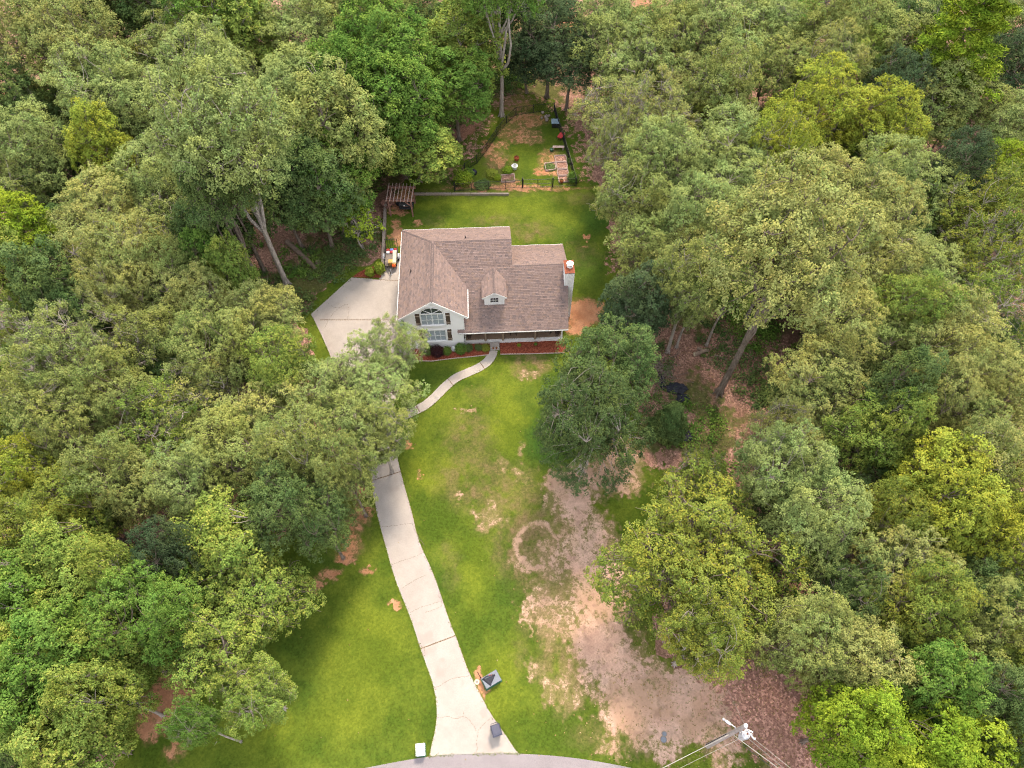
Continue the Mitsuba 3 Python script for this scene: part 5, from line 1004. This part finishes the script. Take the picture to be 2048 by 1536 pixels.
# ------------------------------------------------------------------ trees: photo pixel of the crown's middle, crown radius in photo pixels, kind, colour
ROWS = '''
75 70 95 oak khaki|165 95 80 oak2 khaki|20 130 75 open olive|30 205 55 maple dark|120 -10 70 maple dark|300 -25 80 maple dark|275 20 60 oak khaki|215 10 50 oak dark
235 105 80 oak sage|190 175 85 oak2 sage|285 205 90 oak grey|345 95 85 oak3 sage|420 130 80 oak2 sage|335 40 60 oak sage|410 30 75 maple bright|480 55 70 maple bright|465 10 60 oak bright
85 215 60 maple bright|140 205 55 maple2 bright|55 290 80 oak grey|120 310 75 oak2 grey|25 365 65 oak3 grey|80 380 70 oak grey|205 295 52 maple yellow|255 260 65 oak grey
375 215 80 oak2 grey|450 210 75 oak sage|380 290 80 oak grey|435 330 85 tall sage|520 290 70 oak3 grey|320 350 75 oak2 grey|260 350 60 oak grey
200 420 85 oak khaki|140 460 70 oak2 khaki|265 450 75 oak khaki|300 505 75 oak2 khaki|215 520 80 oak khaki|345 430 65 open grey|385 470 60 open grey|40 465 62 maple lime|20 540 55 maple bright
590 65 80 oak2 sage|560 130 75 maple2 sage|630 130 85 oak sage|690 180 75 maple2 bright|600 215 80 maple2 grey|680 260 85 maple grey|620 300 80 maple2 grey|560 370 70 maple dark|655 345 78 maple bright 0.75|610 400 70 maple2 dark 0.75|520 40 55 oak sage
745 70 70 maple bright|790 130 75 maple bright|850 140 80 maple bright|790 215 80 maple2 bright|870 220 85 maple bright|830 290 75 maple bright|910 170 70 maple bright|890 285 65 maple2 bright
930 80 75 maple bright|905 30 70 maple2 dark|960 120 60 maple2 dark|850 50 60 oak2 dark|790 20 60 oak grey|725 10 60 oak dark|690 45 50 oak khaki|640 10 60 oak grey|560 5 60 oak2 dark
1100 60 75 oak blue|1140 125 65 oak2 blue|1090 135 50 maple2 blue|1055 110 45 maple blue|1000 -10 70 maple2 dark|1080 0 60 oak2 dark|1145 10 60 oak dark
1215 60 75 oak sage|1275 25 75 oak2 grey|1320 80 75 oak grey|1395 45 80 oak2 sage|1260 125 70 oak3 sage|1190 150 55 oak2 sage|1300 160 65 open khaki|1225 215 75 open khaki|1310 225 75 open khaki|1380 180 65 oak3 khaki|1230 285 50 open khaki|1175 195 50 open khaki|1405 130 60 oak grey
1470 85 80 oak2 sage|1450 160 70 oak grey|1530 30 75 oak sage|1540 130 75 oak2 grey|1610 135 70 oak3 khaki|1600 40 75 oak2 sage|1680 50 75 oak grey|1660 130 65 oak2 khaki|1725 115 65 oak khaki|1740 30 70 oak2 grey|1800 110 60 maple sage|1795 170 60 oak blue|1480 215 60 maple dark|1440 225 55 oak olive
1930 75 95 pine lime|1850 30 60 oak dark|2020 40 65 oak2 sage|2035 130 65 oak blue|1990 180 70 oak blue|1870 195 70 maple sage|1940 190 65 oak2 grey|2030 235 60 oak sage|1900 240 55 oak dark
1395 265 90 oak2 sage|1460 290 80 oak sage|1330 315 80 oak sage|1400 350 85 oak2 sage|1480 370 75 oak sage|1270 390 75 oak2 grey|1330 420 80 oak sage|1255 455 60 oak sage|1400 440 80 oak2 sage|1310 490 75 oak grey|1460 455 75 oak khaki
1640 215 90 oak2 yellow|1580 225 70 oak yellow|1700 225 70 oak2 yellow|1760 240 75 oak yellow|1565 290 65 oak2 yellow|1650 290 75 oak yellow|1730 300 70 oak2 yellow|1810 265 55 oak yellow
1640 360 85 oak khaki|1580 370 75 oak2 khaki|1700 370 75 oak khaki|1560 430 85 oak khaki|1630 440 80 oak2 khaki|1780 350 70 oak2 grey|1840 310 75 oak khaki|1850 380 80 oak sage|1920 330 60 oak blue|1760 430 80 oak khaki|1690 480 75 oak2 khaki|1830 460 75 oak2 khaki
1960 350 85 oak2 olive|2035 330 60 oak lime|1930 420 80 open olive|2010 420 80 oak2 olive|2000 500 80 open olive|1910 490 70 oak khaki|2045 470 50 oak bright
1545 520 75 open khaki|1610 530 75 oak khaki|1385 535 80 oak2 khaki|1300 560 75 oak blue|1275 610 60 maple blue|1465 560 50 oak3 khaki|1385 600 50 oak3 grey
1690 570 80 oak2 khaki|1760 520 75 oak khaki|1760 610 85 oak khaki|1850 540 75 oak sage|1910 570 75 oak2 sage|1640 610 65 oak khaki|1690 660 80 oak2 khaki|1830 620 75 oak khaki|1910 650 80 oak khaki|1990 600 75 open olive|1980 680 85 oak2 khaki|2040 650 70 oak khaki
1640 690 72 oak2 khaki|1640 760 85 oak khaki|1592 765 62 oak3 khaki|1720 730 80 oak2 khaki|1790 690 75 oak khaki|1890 730 75 oak2 khaki|1960 770 75 oak khaki|2035 760 70 oak2 khaki|1575 850 60 open khaki|1660 840 80 oak olive|1730 860 75 oak2 olive|1620 880 75 oak2 khaki
1870 800 70 oak2 khaki|1860 870 75 oak grey|1800 790 55 maple dark|1790 860 45 maple bright|1930 850 75 oak2 grey|2000 840 80 oak khaki|2040 900 70 oak2 khaki|1960 920 75 oak khaki|1930 790 50 maple bright
1560 930 85 oak2 sage|1630 950 90 oak sage|1560 1010 80 oak sage|1640 1040 90 oak2 sage|1690 990 70 oak sage|1620 1110 70 oak2 sage|1750 930 75 oak2 olive|1880 960 80 maple yellow|1830 1000 70 oak olive|1900 1040 70 maple yellow|1780 1040 65 oak2 olive
1402 1112 172 big2 olive|1400 955 62 open olive|1405 1270 80 oak3 olive
1990 1000 80 oak2 olive|1960 1080 80 oak olive|2035 1080 75 oak yellow|1880 1110 80 maple dark|1800 1130 90 oak2 olive|1760 1200 85 open olive|1850 1210 85 oak olive|1700 1180 60 oak3 dark|1950 1170 80 oak dark|2030 1170 75 open olive|2000 1250 85 oak2 grey|2040 1330 70 oak olive
1600 1270 85 oak2 grey|1680 1250 85 oak sage|1640 1330 90 oak2 khaki|1720 1320 95 oak khaki|1780 1290 75 oak2 grey|1770 1380 80 oak3 khaki|1550 1300 65 oak dark|1880 1290 90 oak2 olive|1940 1330 85 oak grey|1860 1370 70 maple bright
1710 1450 75 maple lime|1690 1400 60 maple bright|1740 1500 70 maple bright|1880 1440 95 maple lime|1950 1400 80 maple2 lime|1840 1510 85 maple2 lime|1930 1500 90 maple lime|2020 1420 85 oak dark|2010 1500 90 maple dark
100 575 65 maple dark|155 560 65 maple2 dark|60 600 60 maple bright|25 640 55 open olive|180 620 50 maple dark|240 570 70 oak khaki|290 585 55 oak2 khaki|355 545 60 oak khaki|410 545 65 oak2 khaki|265 622 26 small lime|225 600 45 oak3 khaki
390 605 75 oak khaki|450 620 75 oak2 khaki|520 640 75 oak khaki|580 670 60 oak2 khaki|430 690 80 oak2 grey|500 710 80 oak grey|570 730 70 oak2 khaki|704 785 116 big2 grey|350 670 65 oak grey|540 620 40 small grey
100 690 80 open grey|170 730 75 open grey|45 730 70 oak3 grey|240 680 75 open khaki|280 730 75 oak3 khaki|90 780 75 oak3 grey|220 790 75 oak2 grey|340 740 80 open khaki|400 780 85 open khaki|460 800 80 oak3 khaki
20 810 60 oak olive|35 870 65 oak2 olive|120 860 80 oak2 grey|190 880 75 oak grey|260 820 60 oak grey|320 830 85 open khaki|390 870 85 oak3 khaki|310 910 80 oak2 khaki|470 890 85 oak grey|540 840 85 oak2 khaki|540 930 80 oak grey|210 950 70 oak2 grey
790 690 60 open grey|600 900 75 oak2 grey|760 870 60 oak3 grey|620 970 80 oak2 dark|560 1010 75 oak dark|690 940 60 oak2 grey|450 960 75 oak2 grey|640 1040 60 oak2 dark
35 940 70 oak yellow|70 1000 75 oak2 olive|150 1010 75 oak2 olive|30 1050 75 oak olive|130 960 55 maple olive|200 1030 55 oak dark|280 970 70 oak2 khaki|370 960 70 oak2 grey|340 1110 60 oak blue
50 1120 85 maple lime|140 1120 80 maple2 fresh|30 1200 85 maple2 fresh|110 1210 90 maple fresh|180 1200 70 maple fresh|60 1300 90 maple2 fresh|150 1300 85 maple fresh|235 1300 65 maple2 fresh|60 1390 90 maple fresh|140 1390 85 maple2 fresh|205 1390 60 maple bright|50 1480 95 maple2 fresh|140 1480 85 maple fresh|205 1465 60 maple2 bright|250 1150 45 maple fresh
440 1228 148 big2 fresh|300 1215 95 oak2 fresh|455 1090 88 maple2 fresh|510 1385 70 oak3 fresh|385 1450 42 oak3 fresh|395 1325 70 oak3 fresh
1180 838 108 big deep 1.25|1212 728 92 oak2 dark 1.1
712 440 46 small lime|690 400 40 small lime|470 545 38 maple bright|400 480 45 maple dark|440 430 45 maple dark|420 525 38 maple bright
'''
ADJ = {'grey': 'grey-green', 'khaki': 'khaki', 'bright': 'bright-green', 'blue': 'bluish-green', 'olive': 'yellowish-olive', 'yellow': 'yellow', 'lime': 'lime-green', 'sage': 'sage-green', 'fresh': 'yellow-green', 'deep': 'deep-green', 'dark': 'dark-green'}
KIND = {'oak': 'rounded oak', 'oak2': 'billowing oak', 'oak3': 'finely leaved oak', 'open': 'twiggy oak', 'big': 'broad spreading oak', 'big2': 'broad open oak', 'maple': 'broadleaf tree', 'maple2': 'leafy tree', 'tall': 'tall trunked oak', 'pine': 'feathery pine', 'small': 'small young tree'}
LEVEL = [(0, 'at the top edge'), (70, 'well behind the garden fence'), (150, 'level with fence end'), (230, 'level with far garden'), (320, 'level with garden gate'), (400, 'level with back lawn'), (480, 'level with roof ridge'), (550, 'level with the dormer'), (620, 'level with the porch'), (700, 'level with footpath'),
         (780, 'level with small cedar'), (850, 'level with black sheet'), (930, 'level with upper drive'), (1010, 'level with soil ring'), (1100, 'level with mid drive'), (1190, 'level with cracked slabs'), (1280, 'level with lower lawn'), (1360, 'level with green box'), (1440, 'level with wheeled bin')]
def col_phrase(px):
    side = 'driveway side' if px < 1024 else 'chimney side'; d = abs(px - 1024)
    for lim, w in [(90, 'in line with the house'), (180, 'just off centre'), (270, 'close in'), (360, 'near in'), (450, 'middling out'), (540, 'halfway out'), (630, 'well out'), (720, 'far out'), (810, 'farther out'), (900, 'nearly outermost'), (980, 'beside the picture edge'), (9e9, 'cut by the picture edge')]:
        if d < lim: return f'{w} on {side}'
rt = np.random.default_rng(99)
trees, kept = [], []
for item in ROWS.replace('\n', '|').split('|'):
    if not item.strip(): continue
    px, py, rp, var, colr, *ex = item.split(); px, py, rp = float(px), float(py), float(rp); tall_ = float(ex[0]) if ex else 1.0
    if var not in ('small', 'big', 'big2') and any(math.hypot(px - a, py - b) < 1.0 * (rp + c) / 2 for a, b, c in kept):
        if rt.random() < .35 or lawn_poly.buffer(2).contains(Point(*ground_at(px, py, 6.0)[:2])): continue
        var, colr, rp, tall_ = 'maple2' if rt.random() < .5 else 'oak', ('dark', 'bright', 'dark', 'grey')[rt.integers(4)], rp * .72, .62     # a lower tree between the crowns
    else:
        kept.append((px, py, rp)); tall_ *= (.85 + .42 * rt.random()) if var not in ('small', 'big', 'big2', 'pine') else 1.0
        if rt.random() < .30 and px > 0: colr = {'grey': 'sage', 'sage': 'grey', 'khaki': ('grey', 'fresh')[rt.integers(2)], 'bright': 'fresh', 'olive': ('fresh', 'khaki')[rt.integers(2)], 'fresh': 'bright'}.get(colr, colr)
    zn, Rn = VARIANT[var][3], NATIVE_R.get(var, 5.5); s = 1.0
    for _ in range(4):
        sz = float(np.clip(s, .70, 1.10)) * tall_ if var != 'small' else s
        p = ground_at(px, py, zn * sz); s = rp * depth_of(p) / CAM_F / Rn
        p = ground_at(px, py, zn * sz)
    while p[1] > 46 and abs(p[0] + 2) < 22 and sz > .5 and lawn_poly.buffer(-.3).contains(Point(p[0], p[1])): sz -= .05; p = ground_at(px, py, zn * sz)
    s = rp * depth_of(p) / CAM_F / Rn
    lev = [w for y, w in LEVEL if py >= y or y == 0][-1]
    trees.append([px, py, p, s * 1.06, sz, rt.random() * 360, var, colr, f'{ADJ[colr]} {KIND[var]} {col_phrase(px)}, {lev}'])
from collections import Counter
cnt = Counter(t[8] for t in trees)
for lab in [l for l, c in cnt.items() if c > 1]:
    same = sorted([t for t in trees if t[8] == lab], key=lambda t: t[1])
    words_ = {2: ['farther', 'nearer'], 3: ['farthest', 'middle', 'nearest'], 4: ['farthest', 'second-farthest', 'second-nearest', 'nearest']}.get(len(same), ['farthest', 'second-farthest', 'middle', 'second-nearest', 'nearest'] if len(same) == 5 else ['%s-farthest' % w for w in ('first', 'second', 'third', 'fourth', 'fifth', 'sixth', 'seventh', 'eighth')])
    for t, w in zip(same, words_): t[8] = f'{w} ' + t[8]
for px, py, p, s, sz, rot, var, colr, lab in trees:
    wood = 'm_palebark' if var in ('open', 'oak3', 'small') or rt.random() < .3 else 'm_bark'
    put_tree({'pine': 'pine_tree', 'small': 'young_tree'}.get(var, 'oak_tree' if var in ('oak', 'oak2', 'oak3', 'open', 'tall') else 'broadleaf_tree'), float(p[0]), float(p[1]), float(s), float(sz), float(rot), var, colr, lab, wood, 'trees in the woods round the yard')
# trees whose trunks show, planted by the foot of the trunk
for bx_, by_, s, sz, rot, var, colr, wood, lab in [
        (575, 572, 1.05, 1.36, 40, 'tall', 'sage', 'm_palebark', 'tall oak with long bare pale trunk standing beside the parking pad'), (530, 582, .75, 1.0, 120, 'tall', 'dark', 'm_bark', 'slender oak with thin bare trunk next to the tall pale trunk'),
        (1003, 232, .95, 1.18, 200, 'tall', 'bright', 'm_palebark', 'tall tree with bare grey trunk just outside the garden fence'), (1437, 787, 1.1, 1.38, 300, 'tall', 'khaki', 'm_bark', 'tall oak with a leaning dark trunk rising from the clearing'),
        (1335, 705, .6, .8, 10, 'tall', 'grey', 'm_palebark', 'slender pale trunked oak at the back of the clearing'), (665, 495, .8, .85, 80, 'maple2', 'dark', 'm_bark', 'dark broadleaf tree with visible trunk behind the fallen trunk')]:
    p = ground_at(bx_, by_); put_tree('oak_tree', float(p[0]), float(p[1]), s, sz, rot, var, colr, lab, wood)
p = ground_at(1332, 865); put_tree('cedar_tree', float(p[0]), float(p[1]), 1.0, 1.0, 0, 'cedar', 'dark', 'small conical dark green evergreen beside the black plastic sheet')

# undergrowth of the forest floor, one mass of leafy weeds
wm = [weeds_mesh(101), weeds_mesh(102)]
for i, (m, uv) in enumerate(wm):
    for c in ('dark', 'bright'): scene[f'weed_patch_{i}_{c}'] = {'type': 'shapegroup', 'leaves': {**mikit.ply(m, None, uv=uv), 'bsdf': {'type': 'ref', 'id': 'm_leaf_' + c}}}
clear = lawn_poly.union(drive).buffer(.4); n_ = 0
ru = np.random.default_rng(55)
FLOOR = [Polygon(g2(q)) for q in ([(430, 500), (700, 470), (740, 520), (690, 545), (620, 640), (560, 640), (440, 600)], [(1290, 640), (1560, 600), (1600, 700), (1480, 900), (1330, 890), (1290, 760)], [(820, 380), (900, 290), (960, 230), (1000, 120), (1180, 120), (1190, 260), (1100, 190), (1000, 200), (900, 310), (840, 360)])]
cells = []
for gx in np.arange(-70, 72, 4.2):
    for gy in np.arange(4, 118, 4.2):
        x, y = gx + ru.normal() * 1.2, gy + ru.normal() * 1.2
        if abs(x) > 30 + y * .5 or clear.intersects(Point(x, y).buffer(2.0)): continue
        cells.append((x, y))
dense = unary_union(FLOOR[:2]).difference(clear)
bb = dense.bounds
for gx in np.arange(bb[0], bb[2], 2.3):
    for gy in np.arange(bb[1], bb[3], 2.3):
        x, y = gx + ru.normal() * .7, gy + ru.normal() * .7
        if dense.contains(Point(x, y)) and meshkit.noise(np.array([x * .3, y * .3, 0.])) > (.40 if x < 0 else .66): cells.append((x, y))
for x, y in cells:
    if ru.random() < (.45 if not FLOOR[1].contains(Point(x, y)) else .6): continue
    n_ += 1
    scene[f'undergrowth__{n_:03d}'] = {'type': 'instance', 'g': {'type': 'ref', 'id': f'weed_patch_{ru.integers(2)}_' + ('dark' if ru.random() < .6 else 'bright')}, 'to_world': T().translate([float(x), float(y), 0]).rotate([0, 0, 1], float(ru.random() * 360)).scale(float(.8 + .5 * ru.random()))}
labels['undergrowth'] = {'label': 'patchy green weeds and seedlings covering the forest floor', 'kind': 'stuff'}
